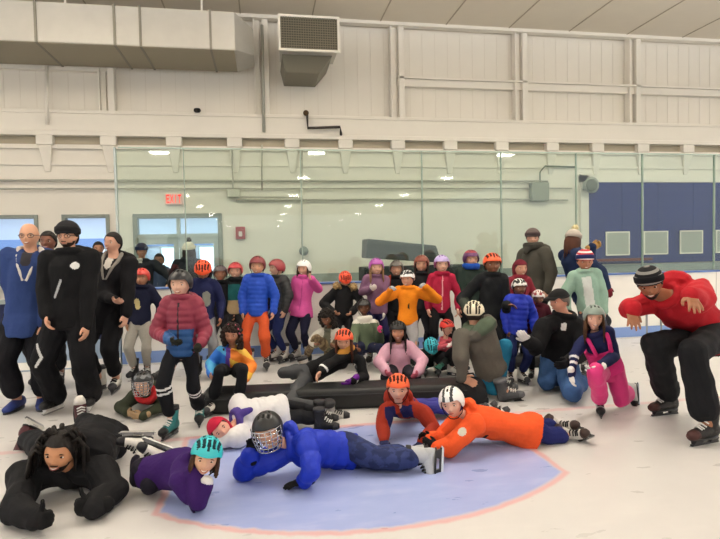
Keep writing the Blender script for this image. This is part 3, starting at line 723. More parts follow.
flat('letters', letters('EXIT', .30, .17, .01, -.03), mat('exit_red', '#f03a30', emit=1.2, bump=0), t)
t = tag(empty('fire_alarm', tuple(W_(240.5, 233, YW-.04))), 'red fire alarm box on wall right of the doors', 'alarm')
mb = MB(); mb.box((-.095, -.04, -.13), (.095, .04, .13)); flat('alarm_box', mb, pla('#9c2f33'), t, bevel=.01)
mb = MB(); mb.box((-.035, -.055, -.07), (.035, -.038, .03)); flat('strobe', mb, pla('#d9c9c4'), t)

# stacked dark benches beyond the glass
t = tag(empty('bench_stack', (2.7, 9.5, 0)), 'stack of dark bleacher benches behind the glass', 'bench')
DB = mat('dark_bench', '#4a4f4a', rough=.6, scale=8); DB2 = mat('darker_bench', '#33373a', rough=.6)
mb = MB(); mb.hull8([(-.95, -.25, 1.36), (.42, -.25, 1.25), (.42, .25, 1.25), (-.95, .25, 1.36)], [(-.93, -.25, 1.70), (.32, -.25, 1.56), (.32, .25, 1.56), (-.93, .25, 1.70)]); flat('top_bench', mb, DB, t, bevel=.02)
mb = MB()
for z in (1.45, 1.53, 1.61): mb.hull8([(-.94, -.262, z), (.34, -.262, z-.125), (.34, -.25, z-.125), (-.94, -.25, z)], [(-.94, -.262, z+.012), (.34, -.262, z-.113), (.34, -.25, z-.113), (-.94, -.25, z+.012)])
flat('plank_line', mb, DB2, t)
mb = MB(); mb.box((-1.0, -.3, .7), (1.25, .3, 1.2)); mb.box((-1.0, -.3, 0), (-.8, .3, .7)); mb.box((1.05, -.3, 0), (1.25, .3, .7)); flat('lower_bench', mb, DB2, t, bevel=.02)
mb = MB(); mb.box((-1.0, -.34, .95), (1.25, -.3, 1.02)); flat('edge', mb, DB, t)

for k in range(7):  # added lights out of view, put in to brighten ceiling and back wall
    X = -7.2+3.4*k; t = empty('added_ceiling_fill', (X, 6.6, 5.45)); tag(t, 'added unseen light trough brightening the ceiling by the end boards', 'ceiling light', 'added light troughs above the end boards')
    mb = MB(); mb.hull8([(-.6, -.05, 0), (.6, -.05, 0), (.6, .05, 0), (-.6, .05, 0)], [(-.62, -.12, .1), (.62, -.12, .1), (.62, .12, .1), (-.62, .12, .1)]); flat('trough', mb, STEELP, t)
    mb = MB(); mb.box((-.5, -.01, .1), (-.48, .01, ZC-5.45)); mb.box((.48, -.01, .1), (.5, .01, ZC-5.45)); flat('hanger', mb, STEELP, t)
    ld = bpy.data.lights.new('ceiling_fill_light', 'AREA'); ld.shape = 'RECTANGLE'; ld.size = 1.2; ld.size_y = .2; ld.energy = END_W; ld.color = (1, .98, .95)
    o = bpy.data.objects.new('ceiling_fill_light', ld); o.location = (0, 0, .13); o.rotation_euler = (PI, 0, 0); o.parent = t; COL.objects.link(o)

# high-bay lamps over the ice (their rows mirror in the glass)
GLOW = mat('lamp_glow', '#fff6e6', emit=LAMP_GLOW, bump=0); LBOX = mat('lamp_box', '#d8d8d4', bump=0)
kk = 0
for X in (-4.4, 1.8, 8.5):
    for Y in (4.5, -2.6, -8.8, -16.5, -24.0, -33.0, -44.0, -55.0):
        t = empty('rink_lamp', (X, Y, 4.75)); kk += 1
        tag(t, 'high bay lamp in row hung over the ice', 'ceiling light', 'high bay lamps over the ice')
        mb = MB(); mb.box((-.34, -.17, .02), (.34, .17, .14)); flat('lamp_housing', mb, LBOX, t)
        mb = MB(); mb.box((-.26, -.13, 0), (.26, .13, .02)); flat('diffuser', mb, GLOW, t)
        mb = MB(); mb.box((-.012, -.012, .14), (.012, .012, ZC-4.75)); flat('hanger', mb, LBOX, t)
        if Y > -10:
            ld = bpy.data.lights.new('lamp_light', 'AREA'); ld.shape = 'RECTANGLE'; ld.size = .52; ld.size_y = .26; ld.energy = LAMP_W; ld.color = (1, .98, .95)
            o = bpy.data.objects.new('lamp_light', ld); o.location = (0, 0, -.01); o.parent = t; COL.objects.link(o)
            l2 = ld.copy(); l2.energy = UP_W; o = bpy.data.objects.new('added_up_fill', l2); o.location = (0, 0, .16); o.rotation_euler = (PI, 0, 0); o.parent = t; COL.objects.link(o)  # second light added on top, pointing up to brighten the ceiling
# ------------------------------------------------------------------ people
def ik(a, b, l1, l2, pole):
    a, b = np.asarray(a, float), np.asarray(b, float); d = b-a; L = np.linalg.norm(d)
    if L >= .995*(l1+l2): return a+d*(l1/(l1+l2))
    u = d/max(L, 1e-6); x = (l1*l1-l2*l2+L*L)/(2*L) if L > 1e-6 else 0
    x = min(max(x, -l1), l1); h = math.sqrt(max(0, l1*l1-x*x)); p = nz(pole-u*np.dot(pole, u))
    return a+u*x+p*h
class Person: pass
NUM = [0]
def person(label, H, D, P, N, Hc, fwd, arms, legs, wear, head=(None, 0, 0), kid=True, hh=None, gait=None, left=None, cat='person', group='children on the ice'):
    """P pelvis, N neck base, Hc head centre: world points. arms/legs: dicts a (person's right) and b (left)."""
    NUM[0] += 1; W = wear; seed = NUM[0]*1.7
    vox = .0065 if D < 4.6 else .0085 if D < 5.8 else .0115
    up = nz(N-P); fwd = nz(fwd-up*np.dot(fwd, up)); lf = nz(np.cross(up, fwd)) if left is None else nz(left)
    # handedness: left x up = fwd
    if np.dot(np.cross(lf, up), fwd) < 0: lf = -lf
    hh = hh or H*(.166 if kid else .136)
    Hg = H*(W.get('girth', .82) if kid else 1.0); sw = H*(.085 if kid else .108)*W.get('broad', 1); hw = H*(.046 if kid else .052)
    J = {}
    for k, sgn in (('a', -1), ('b', 1)):
        J['S'+k] = N - up*.030*H + lf*sgn*sw if arms[k].get('S') is None else np.asarray(arms[k]['S'], float)
        J['h'+k] = P + lf*sgn*hw - up*.01*H
        l1, l2 = .168*H, .150*H
        ha = np.asarray(arms[k]['H'], float); d = ha-J['S'+k]; L = np.linalg.norm(d)
        mx = (l1+l2)*1.12
        if L > mx: ha = J['S'+k]+d/L*mx
        J['W'+k] = ha
        pole = arms[k].get('pole'); pole = nz(lf*sgn*.8-fwd*.6-up*.3) if pole is None else nz(pole)
        J['E'+k] = np.asarray(arms[k]['E'], float) if arms[k].get('E') is not None else ik(J['S'+k], ha, l1, l2, pole)
        A = np.asarray(legs[k]['A'], float); J['A'+k] = A
        t1 = .245*H; pl = legs[k].get('pole'); pl = nz(fwd+lf*sgn*.25) if pl is None else nz(pl)
        J['K'+k] = np.asarray(legs[k]['K'], float) if legs[k].get('K') is not None else ik(J['h'+k], A, t1, t1, pl)
    hy, hp, hr = head
    hf = yawv(hy) if hy is not None else nz(V(fwd[0], fwd[1], 0))
    hr_ = nz(np.cross(hf, UZ)); a = math.radians(hp); hf2 = hf*math.cos(a)-UZ*math.sin(a); hu = UZ*math.cos(a)+hf*math.sin(a)
    a = math.radians(hr); hu2 = hu*math.cos(a)+RX*math.sin(a); hu = nz(hu2-hf2*np.dot(hu2, hf2)); hx = np.cross(hf2, hu)
    HM = np.stack([hx*hh, hf2*hh, hu*hh], 1)
    root = empty('person', (P[0], P[1], max(0, min(J['Aa'][2], J['Ab'][2], P[2])-.1)))
    tag(root, label, cat, group); r0 = V(*root.location)
    def put(name, me, parent=None, M3=None, t=None):
        """template mesh placed by a matrix"""
        o = bpy.data.objects.new(name, me); COL.objects.link(o); o.parent = parent or root
        M = Matrix(np.block([[np.asarray(M3), np.asarray(t).reshape(3, 1)], [np.zeros((1, 3)), np.ones((1, 1))]]).tolist())
        if parent is None: o.matrix_basis = Matrix.Translation(-Vector(r0)) @ M
        else: o.matrix_basis = M
        return o
    def solid(name, mb, mats, smooth=2, wr=0, v=None, zone=None, parent=None):
        for k in range(len(mb.v)): mb.v[k] = mb.v[k]-r0
        me = fused(mb, v or vox, smooth, wr, seed); me.name = name
        o = place(name, me, mats, parent or root)
        if zone:
            c, n = face_centres(me); me.polygons.foreach_set('material_index', np.clip(zone(c+r0, n), 0, len(mats)-1).astype(np.int32)); me.update()
        return o
    # ---- torso rings
    prof = [(-.16, .060, .055), (-.05, .088, .070), (.05, .096, .074), (.25, .086, .066), (.45, .086, .066), (.65, .095, .070), (.80, .100, .068), (.90, .088, .058), (.97, .052, .045), (1.03, .036, .038)]
    bend = W.get('bend', 0.0)*H
    L = np.linalg.norm(N-P)
    hl = nz(J['hb']-J['ha']); sl = nz(J['Sb']-J['Sa'])
    def spine(t): return P+(N-P)*t - fwd*(bend*4*t*(1-t) if 0 < t < 1 else 0) 
    def torso(mb, infl=0, t0=-.2, t1=1.05, rip=None, flare=0, chub=W.get('chub', 1)):
        ts = [p[0] for p in prof]; rs = []; m = 40 if rip else 18
        an = np.arange(20)*2*PI/20
        for i in range(m+1):
            t = t0+(t1-t0)*i/m; a = np.interp(t, ts, [p[1] for p in prof])*Hg*chub+infl; b = np.interp(t, ts, [p[2] for p in prof])*Hg*chub+infl
            if t < .05 and infl: a = max(a, .094*Hg*chub+infl)+flare*max(0, .1-t); b = max(b, .074*Hg*chub+infl)+flare*max(0, .1-t)
            if rip: q = rip[1]*(abs(math.sin(PI*t*L/rip[0]))**.6-.6); a += q; b += q
            s = nz(hl*(1-max(0, min(1, t)))+sl*max(0, min(1, t))); s = nz(s-up*np.dot(s, up)); f = np.cross(s, up)
            rs.append(spine(t)+np.cos(an)[:, None]*s*a+np.sin(an)[:, None]*f*b)
        mb.rings(rs)
    # ---- body: one skin from head to ankles
    B = MB(); torso(B)
    B.caps(N-up*.03*Hg, Hc-hu*hh*.25-hf2*hh*.05, .036*Hg, .030*Hg if not kid else .031*Hg, 12)
    for k, sg in (('a', 1), ('b', -1)):
        B.caps(N-up*.03*Hg, J['S'+k], .036*Hg, .038*Hg); B.caps(J['S'+k], J['E'+k], .034*Hg, .026*Hg); B.caps(J['E'+k], J['W'+k], .026*Hg, .0165*Hg)
        B.caps(J['h'+k], J['K'+k], .058*Hg, .038*Hg); B.caps(J['K'+k], J['A'+k], .037*Hg, .024*Hg)
    hv = HEADK if kid else HEADA
    vs = np.concatenate(hv.v) @ HM.T + Hc
    k0 = B.n; B.v.append(vs); B.n += len(vs)
    for f in hv.f: B.f.append(tuple(i+k0 for i in f)); B.m.append(0)
    skin = W.get('skin', '#d9a283'); hl_ = .106*H
    gl = W.get('gloves')
    for k, sg in (('a', 1), ('b', -1)):
        y = arms[k].get('dir'); y = nz(J['W'+k]-J['E'+k]) if y is None else nz(y)
        th = arms[k].get('thumb'); th = fwd+UZ*.4 if th is None else np.asarray(th, float)
        x = nz(th-y*np.dot(th, y)); z = np.cross(x, y); M = np.stack([x, y, z], 1)*hl_; pose = arms[k].get('pose', 'relax')
        if gl: 
            g = put('glove', glove_mesh(pose, sg, fab(gl if isinstance(gl, str) else gl[0 if k == 'a' else 1])), None, M, J['W'+k])
            if W.get('glabel'): g['label'] = W['glabel']
        else:
            hm = hand_mb(pose, 1.0, sg); B_v = xform(hm, M, J['W'+k]); k0 = B.n; B.v.append(B_v); B.n += len(B_v)
            for f in hm.f: B.f.append(tuple(i+k0 for i in f)); B.m.append(0)
    solid('body', B, [skn(skin)], smooth=1, v=min(vox, .0095))
    # ---- trousers
    tr = W.get('trousers', '#1b1c22'); tin = W.get('tin', .014)
    T = MB(); torso(T, .012, -.2, .22)
    for k in 'ab':
        end = J['A'+k]+nz(J['K'+k]-J['A'+k])*W.get('cuff', .065)*H
        T.caps(J['h'+k], J['K'+k], .060*Hg+tin, .042*Hg+tin); T.caps(J['K'+k], end, .042*Hg+tin, W.get('cuffr', .034)*Hg+tin)
    tm = [tr] if not isinstance(tr, (list, tuple)) else tr
    tm = [m if not isinstance(m, str) else fab(m) for m in tm]
    def tzone(c, n):
        idx = np.zeros(len(c), int)
        for (p, q, r, mi) in W.get('tmarks', []):
            fl = lambda a: a-np.outer(a @ fwd, fwd) if a.ndim == 2 else a-fwd*(a @ fwd)
            p, q = fl(np.asarray(p)), fl(np.asarray(q)); d = q-p; cf = fl(c); t = np.clip(((cf-p) @ d)/(d @ d), 0, 1); idx[(np.linalg.norm(cf-p-t[:, None]*d, axis=1) < r) & (n @ fwd > .15)] = mi
        for k, a, b, mi in W.get('tbands', []):
            d = J['A'+k]-J['K'+k]; t = ((c-J['K'+k]) @ d)/(d @ d); q = np.linalg.norm(c-J['K'+k]-t[:, None]*d, axis=1)
            idx[(t > a) & (t < b) & (q < .09*H)] = mi
        return idx
    solid('trousers', T, tm, smooth=3, wr=W.get('twr', .012), zone=tzone if len(tm) > 1 else None)
    # ---- jacket
    jc = W['jacket']; jc = [jc] if not isinstance(jc, (list, tuple)) else jc; style = W.get('style', 'plain'); inf = W.get('infl', .026 if style == 'puffer' else .02)
    rip = (W.get('pitch', .055), .012) if style == 'puffer' else None
    K = MB(); hem = W.get('hem', -.06)
    torso(K, inf, hem, .99, rip, W.get('flare', 0))
    for k in 'ab':
        K.caps(N-up*.035*Hg, J['S'+k], .042*Hg+inf*.7, .036*Hg+inf)
        if W.get('sleeves', True):
            ss = W.get('sleeve', 1.0)
            K.caps(J['S'+k], J['E'+k], .037*Hg+inf, .030*Hg+inf, 14, 0, rip); K.caps(J['E'+k], J['E'+k]+(J['W'+k]-J['E'+k])*ss, .030*Hg+inf, .021*Hg+inf*.75, 14, 0, rip)
    nu_ = nz(Hc-hu*hh*.3-N)
    if W.get('collar', True):
        cr, ct = (.046*H+.012), (.02*H)
        pts = [N+nu_*(.012*H)+lf*cr*math.cos(a)*1.05+fwd*cr*math.sin(a)*.95 for a in np.arange(14)*2*PI/14]; K.tube(pts, ct, 8, closed=True)
    if W.get('hood'):
        pts = [N+nu_*(.010*H)-up*.01*H+lf*.10*Hg*math.cos(a)*.95+fwd*(.045*H*math.sin(a)-.03*H)-up*(.03*H*(1+math.sin(a))*.8) for a in np.linspace(PI*.88, PI*2.12, 12)]
        K.tube(pts, [.018*Hg+.035*Hg*math.sin(PI*i/11) for i in range(12)], 8)
    jm = [m if not isinstance(m, str) else (nyl(m) if style == 'puffer' else fab(m)) for m in jc]
    zf = W.get('zone'); marks = W.get('marks', [])
    def jzone(c, n):
        u = ((c-P) @ up)/L; wv = ((c-P) @ lf)/sw; q = ((c-spine(.5)) @ fwd)/H; nf = n @ fwd
        idx = zf(u, wv, q, c) if zf else np.zeros(len(c), int)
        for (u0, w0, u1, w1, r, mi) in marks:     # decals on the front, in (spine, shoulder-width) units
            p = np.stack([wv*sw, u*L], 1); a = V(w0*sw, u0*L); b = V(w1*sw, u1*L); d = b-a; dd = d @ d
            t = np.clip(((p-a) @ d)/dd, 0, 1) if dd > 1e-9 else np.zeros(len(p)); ds = np.linalg.norm(p-a-t[:, None]*d, axis=1)
            idx = np.where((ds < r) & (nf > .25) & (q > -.02), mi, idx)
        for k, a, b, mi in W.get('sbands', []):
            d = J['W'+k]-J['E'+k]; t = ((c-J['E'+k]) @ d)/(d @ d); qd = np.linalg.norm(c-J['E'+k]-t[:, None]*d, axis=1)
            idx = np.where((t > a) & (t < b) & (qd < .075*H), mi, idx)
        for (p, r, mi) in W.get('spots', []): idx = np.where(np.linalg.norm(c-np.asarray(p), axis=1) < r, mi, idx)
        for k, mi in W.get('armcol', []):
            near = np.minimum(segd(c, J['S'+k], J['E'+k]), segd(c, J['E'+k], J['W'+k])) < (.045*H+inf)
            idx = np.where(near & ((wv*(1 if k == 'b' else -1)) > .86), mi, idx)
        return idx
    jk = solid(W.get('jname', 'jacket'), K, jm, smooth=2 if rip else 3, wr=W.get('jwr', .005 if rip else .012), zone=jzone if len(jm) > 1 else None)
    if W.get('fur'):
        F = MB(); rr = np.random.default_rng(5)
        for a in np.linspace(PI*.75 if W['fur'][1] else 0, PI*2.25 if W['fur'][1] else 2*PI, 60):
            p = N+nu_*.02*H+lf*.105*H*math.cos(a)+fwd*.09*H*math.sin(a)-up*.012*H
            for _ in range(3): d = nz(rr.normal(size=3)); F.caps(p+d*.015*H, p+d*.05*H, .026*H, .008*H, 6)
        solid('fur_trim', F, [har(W['fur'][0])], smooth=0, v=.008)
    if W.get('scarf'):
        F = MB()
        for dz in (0, .02): F.tube([N+nu_*(.02+dz)*H+lf*.062*H*math.cos(a)+fwd*.06*H*math.sin(a) for a in np.arange(14)*2*PI/14], .024*H, 8, closed=True)
        if W['scarf'][1]: F.caps(N+fwd*.07*H+nu_*.01*H, N+fwd*.105*H-up*W['scarf'][1]*H, .03*H, .02*H)
        solid('scarf', F, [fab(W['scarf'][0])], smooth=1, wr=.004)
    if W.get('lining'): # open collar edges falling from the neck
        F = MB()
        for s in (-1, 1): F.tube([N-fwd*.04*H+lf*s*.035*H+nu_*.035*H, N+lf*s*.055*H+fwd*.005*H+nu_*.025*H, N+lf*s*.052*H+fwd*.045*H-up*.02*H, N+lf*s*.035*H+fwd*(.066*H+inf*.6)-up*.07*H, N+lf*s*.008*H+fwd*(.070*H+inf*.9)-up*.15*H], [.011*H, .014*H, .013*H, .011*H, .007*H], 8)
        solid('collar_lining', F, [fab(W['lining'])], smooth=1)
    if W.get('bib'):
        F = MB(); an = np.arange(20)*2*PI/20; rs = []
        for t in (.0, .15, .3, .45, .6): 
            a = np.interp(t, [p[0] for p in prof], [p[1] for p in prof])*H+inf+.012; b = np.interp(t, [p[0] for p in prof], [p[2] for p in prof])*H+inf+.012
            rs.append(spine(t)+np.cos(an)[:, None]*sl*a+np.sin(an)[:, None]*fwd*b)
        F.rings(rs)
        for s in (-1, 1): F.tube([spine(.58)+lf*s*.05*H+fwd*(.07*H+inf+.01), spine(.8)+lf*s*.06*H+fwd*(.068*H+inf+.012), spine(.95)+lf*s*.066*H+fwd*(.045*H+inf+.01), N-up*.01*H+lf*s*.068*H-fwd*.01*H], .013*H+.004, 8)
        solid('bib', F, [fab(W['bib'])], smooth=1)
    # ---- feet
    for k in 'ab':
        sk = W.get('skates', ('#1b1b1e', '#e8e8e8', '#3a3a3e')); lg = legs[k]
        if isinstance(sk, dict): sk = sk[k]
        toe = lg.get('toe'); toe = fwd if toe is None else np.asarray(toe, float)
        upv = lg.get('up'); upv = UZ if upv is None else np.asarray(upv, float)
        z = nz(upv); y = nz(toe-z*np.dot(toe, z)); x = np.cross(y, z); s = .152*H/.27*(1.2 if kid else 1.05)
        M = np.stack([x, y, z], 1)*s; off = (.155 if len(sk) == 3 else .09)*s
        t = J['A'+k]-z*off
        if len(sk) == 3:
            sm = once(('skate',)+sk, lambda: skate_meshes(*sk)); b = put('skate', sm[0], None, M, t)
            for nm, me in (('laces', sm[1]), ('blade_holder', sm[2]), ('blade', sm[3])):
                o = bpy.data.objects.new(nm, me); COL.objects.link(o); o.parent = b
        else: put('shoe', once(('shoe', sk[0]), lambda: shoe_mesh(sk[0])), None, M, t)
    # ---- face
    hcol = W.get('hair', ('short', '#2a1c14'))
    if hcol and hcol[0] != 'bald': put('hair', once(('hair',)+tuple(hcol), lambda: hair_mesh(*hcol)), None, HM, Hc)
    fs = -1 if False else 1
    def hp_(x, y, z): return Hc+HM @ V(x, y, z)
    if W.get('face', True):
        for s in (-1, 1):
            put('eye', once(('eye',), eye_mesh), None, HM, hp_(s*.15, .318, .015))
            put('eyebrow', once(('brow', hcol[1]), lambda: brow_mesh(hcol[1])), None, HM @ np.diag([s, 1, 1]), hp_(s*.15, .362, .088))
        lip = W.get('lip', '#a8584e'); sm_ = W.get('smile', True)
        put('mouth', once(('mouth', sm_, lip), lambda: mouth_mesh(sm_, lip)), None, HM, hp_(0, .375, -.255))
    if W.get('glasses'): put('glasses', once(('gls', W['glasses']), lambda: glasses_mesh(W['glasses'])), None, HM, Hc)
    if W.get('beard'): put('beard', once(('beard',)+tuple(W['beard']), lambda: beard_mesh(*W['beard'])), None, HM, Hc)
    hat = W.get('hat')
    if hat:
        kind = hat[0]
        if kind in ('bike', 'skate', 'hockey'):
            he = put('helmet', helmet_mesh(kind, hat[1], hat[2], *(hat[3:5] if len(hat) > 3 else (None, None))), None, HM, Hc)
            for nm, fn in (('chin_strap', strap_mesh),)+((('face_cage', cage_mesh),) if kind == 'hockey' else ()):
                o = bpy.data.objects.new(nm, once(nm, fn)); COL.objects.link(o); o.parent = he
        elif kind == 'beanie':
            he = put('beanie', once(hat, lambda: beanie_mesh(hat[1], hat[3], hat[2])), None, HM, Hc)
            if len(hat) > 4:
                o = bpy.data.objects.new('pom_pom', once(('pom', hat[4]), lambda: pom_mesh(hat[4]))); COL.objects.link(o); o.parent = he
        elif kind == 'cap': put('cap', once(hat, lambda: cap_mesh(hat[1])), None, HM, Hc)
        elif kind == 'hood':
            F = MB(); nu, nv = 28, 16; an = np.arange(nu)*2*PI/nu; rs = []
            s_ = np.sin(an); rim = np.where(s_ > .3, .27, -.5); am = np.arccos(np.clip((rim-.02)/.6, -1, 1))
            def ring(k, a): return (np.stack([k*.45*np.sin(a)*np.cos(an), -.04+k*.52*np.sin(a)*np.sin(an), .02+k*.57*np.cos(a)], 1)) @ HM.T + Hc
            F.rings([ring(1, am*(.03+.97*i/nv)) for i in range(nv+1)]+[ring(.86, am), ring(.86, am*.6), ring(.86, am*.03)])
            solid('hood', F, [fab(hat[1])], smooth=1, wr=.003)
        elif kind == 'band':
            F = MB(); F.tube([hp_(.40*math.cos(a), -.02+.04*math.sin(a)*0+.10, .02+.55*math.sin(a)) for a in np.linspace(-.1, PI+.1, 18)], .045*hh, 8)
            me = F.mesh('headband'); o = place('headband', me, [fab(hat[1])], root); o.location = -Vector(r0)
    if W.get('balaclava'):
        F = MB(); nu = 28; an = np.arange(nu)*2*PI/nu; rs = []
        F.ball(Hc+HM @ V(0, -.13, .06), V(.415, .42, .50)*hh, HM/hh, 20, 14)
        solid('balaclava', F, [fab(W['balaclava'])], smooth=0, v=.008)
    p = Person(); p.root, p.J, p.lf, p.up, p.fwd, p.sw, p.N, p.P, p.put, p.solid = root, J, lf, up, fwd, sw, N, P, put, solid
    return p
def segd(c, a, b):
    d = b-a; t = np.clip(((c-a) @ d)/(d @ d+1e-9), 0, 1); return np.linalg.norm(c-a-t[:, None]*d, axis=1)

def stand(label, x, gy, top, wear, yaw=0, kid=True, arms=None, hx=None, head=(None, 0, 0), spread=.06, extra=.03, lean=0, feet=None, group='children on the ice', step=0):
    """someone on their feet: ground pixel (x, gy), top pixel row, turned yaw degrees to the right of the photo"""
    base = G_(x, gy); D = float(np.dot(base-CC, CF)); topz = P_(x, top, D)[2]
    shoe = isinstance(wear.get('skates'), tuple) and len(wear['skates']) < 3
    H = topz-extra-(.0 if shoe else .05); lift = 0 if shoe else .05
    f = yawv(yaw); left = np.cross(UZ, f); left = left if np.dot(np.cross(left, UZ), f) > 0 else -left
    hh = H*(.166 if kid else .136); s = .152*H/.27*(1.2 if kid else 1.05)
    off = RX*float(np.dot(P_(hx if hx is not None else x, top, D)-base, RX))
    Hc = base+UZ*(topz-extra-hh*.5)+off
    N = base+UZ*(topz-extra-hh*(1.03 if kid else 1.17))+off-f*.02*H
    P = base+UZ*(lift+.50*H)+off*.3-f*(.0+lean*.3*H)
    hd = (yaw if head[0] is None else head[0],)+tuple(head[1:])
    A = {}; AR = {}
    for k, sg in (('a', -1), ('b', 1)):
        a = base+left*sg*spread*H+UZ*(.155*s if not shoe else .09*s)+f*(step*sg*.1*H)
        if feet and k in feet: 
            g = G_(*feet[k]); a = g+UZ*(.155*s if not shoe else .09*s)
        A[k] = dict(A=a, toe=nz(f+left*sg*.25))
        S = N-UZ*.035*H+left*sg*H*(.085 if kid else .108)
        AR[k] = dict(H=S-UZ*.29*H+left*sg*.055*H+f*.05*H)
    if arms:
        for k, d in arms.items():
            for q, v in d.items():
                if q in ('H', 'E', 'S') and len(v) == 3 and not isinstance(v, np.ndarray): v = P_(v[0], v[1], D+v[2])
                AR[k][q] = v
    return person(label, H, D, P, N, Hc, f, AR, A, wear, hd, kid, hh, group=group)
def at(D): return lambda x, y, dd=0: P_(x, y, D+dd)
# ------------------------------------------------------------------ mats and bags on the ice
def soft_slab(name, lo, hi, m, label, cat, rz=0, line=True, rad=.05):
    c = V((lo[0]+hi[0])/2, (lo[1]+hi[1])/2, lo[2]); t = tag(empty(name, c, rz), label, cat)
    mb = MB(); h = (V(*hi)-V(*lo))/2; mb.box((-h[0], -h[1], 0), (h[0], h[1], 2*h[2])); o = flat('cover', mb, m, t, True, 0)
    bv = o.modifiers.new('b', 'BEVEL'); bv.width = rad; bv.segments = 4
    if line:
        mb = MB(); z = h[2]*1.45; mb.tube([V(x, y, z) for x, y in ((-h[0], -h[1]+.04), (-h[0]+.04, -h[1]), (h[0]-.04, -h[1]), (h[0], -h[1]+.04), (h[0], h[1]-.04), (h[0]-.04, h[1]), (-h[0]+.04, h[1]), (-h[0], h[1]-.04))], .007, 6, closed=True); flat('piping', mb, fab('#3a3b3e'), t, True)
    return t
soft_slab('crash_pad', (-.62, 5.02, 0), (1.95, 5.38, .20), mat('black_vinyl', '#212224', rough=.45, scale=6, var=.15, bump=.1), 'long low black crash pad lying on the ice behind the crease', 'pad', math.radians(-6))
c = G_(528, 369); soft_slab('black_mat', (c[0]-.22, c[1]-.0, 0), (c[0]+.22, c[1]+.3, .16), mat('black_vinyl', '#212224'), 'small black mat on ice between blue jacket child and kneeling man', 'mat', 0, False)
c = G_(474, 405); t = tag(empty('backpack', (c[0], c[1]+.12, 0)), 'dark slumped backpack at right end of the long black pad', 'bag')
mb = MB(); mb.ball((0, 0, .12), (.17, .13, .13), None, 20, 14); mb.ball((.06, -.08, .09), (.09, .07, .08), None, 16, 10); mb.tube([V(-.1, -.02, .2), V(-.13, -.1, .16), V(-.12, -.13, .05)], .02, 8); mb.box((-.15, -.11, .003), (.15, .11, .05))
o = place('sack', fused(mb, .01, 2, .008), fab('#25262a'), t)
mb = MB(); mb.tube([V(-.04, -.01, .245), V(-.02, -.03, .285), V(.03, -.03, .285), V(.05, -.01, .245)], .01, 6); flat('handle', mb, fab('#3a3b3e'), t, True)

# ------------------------------------------------------------------ grown-ups on the left
BLK = ('#1b1b1e', '#e9e9e9', '#2c2c30'); WHT = ('#e7e5e1', '#3a3a3e', '#3b3b40'); SIL = ('#b7babf', '#e4e4e4', '#1d1d21'); GRP = 'grown-ups on the ice'
GRO = 'grown-ups behind the boards'
stand('bald man with glasses in navy parka standing at the left end', 30, 408, 221, dict(jacket=['#2e4276', '#39363a'], hem=-.30, infl=.034, lining='#d9d5cf', collar=False, marks=[(1.0, 0, .86, 0, .045, 1)], trousers='#15151b', tin=.022, skates=('#2c3c80',), hair=('bald', '#8a8078'), glasses='#2a2a2e', skin='#d5a083', hood=True, smile=True, flare=.12, jwr=.012), yaw=14, kid=False, hx=33, group=GRP,
      arms=dict(a=dict(H=(17, 322, -.05)), b=dict(H=(44, 325, -.1))))
m3 = stand('bearded man in black beanie and black jacket with white chest logo', 74, 414, 221, dict(jacket=['#131316', '#e9e9e9', '#b9bcc0'], hem=-.16, infl=.03, hood=True, trousers=['#131317', '#c9c9c9'], tmarks=[(P_(44, 343, 5.1), P_(51, 355, 5.1), .012, 1), (P_(51, 355, 5.1), P_(46, 364, 5.1), .012, 1)], tin=.03, cuffr=.045, cuff=-.005, skates=('#1b1b1e', '#e4e4e2', '#1b1b1e'), hat=('beanie', '#232326', '#1d1d20', ()), glasses='#1c1c1e', beard=('#2a1d16', True), skin='#cf9b80', smile=False,
      marks=[(.80, .52, .801, .52, .034, 1), (.58, -.08, .32, -.42, .011, 2)]), yaw=3, kid=False, hx=71, group=GRP, spread=.10,
      arms=dict(a=dict(H=(47, 316, -.18)), b=dict(H=(86, 337, -.15))), feet=dict(a=(56, 411), b=(92, 408)))
stand('woman with dark tied-back hair in long black coat', 108, 392, 230, dict(jacket=['#17161a', '#b8252d', '#d8d2ca'], hem=-.42, infl=.026, lining='#8f8a84', collar=False, hood=True, marks=[(1.0, 0, .84, 0, .04, 2)], trousers='#121216', hair=('tied', '#1a1211'), skin='#dba78f', lip='#b0443f', skates=WHT, spots=[(P_(131, 266, 5.7), .05, 1)]), yaw=-8, kid=False, hx=115, group=GRP, head=(-14, -4, 6),
      arms=dict(a=dict(H=(115, 303, -.32), E=(98, 292, 0)), b=dict(H=(126, 314, -.2))))
stand('dark haired man half hidden behind black beanie man', 51, 386, 229, dict(jacket='#141418', trousers='#15151a', hair=('short', '#15100e'), skin='#7c5140'), yaw=10, kid=False, group=GRP)
stand('small far man with black hair by second window', 100, 346, 240, dict(jacket='#16171c', hair=('short', '#15110f'), skin='#a9785e', skates=('#222226',)), yaw=30, kid=False, group=GRO)
stand('person in dark cap and dark coat behind the boards by door', 143, 345, 243, dict(jacket=['#26272d', '#b8b4ac'], hem=-.2, hat=('beanie', '#28304a', '#222a44', ()), skin='#a8765c', skates=('#222226',), zone=lambda u, w, q, c: ((u > .93) & (w < 0)).astype(int)), yaw=25, kid=False, group=GRO, arms=dict(b=dict(H=(172, 282, -.1))))
stand('far small figure in dark clothes behind glazed door leaf', 160, 333, 252, dict(jacket='#3a4560', hair=('short', '#1d1816'), skin='#8c6552', skates=('#222226',)), yaw=10, group=GRO)
stand('woman in cream beanie with dark pom seen from behind', 190, 348, 242, dict(jacket='#1e2028', hem=-.2, hat=('beanie', '#e4dcc8', '#ddd3bd', (), '#2e2320'), hair=('long', '#2c1a16'), skates=('#222226',), face=False), yaw=175, kid=False, group=GRO, arms=dict(b=dict(H=(168, 284, -.1), E=(172, 275, 0)), a=dict(H=(206, 284, -.1))))

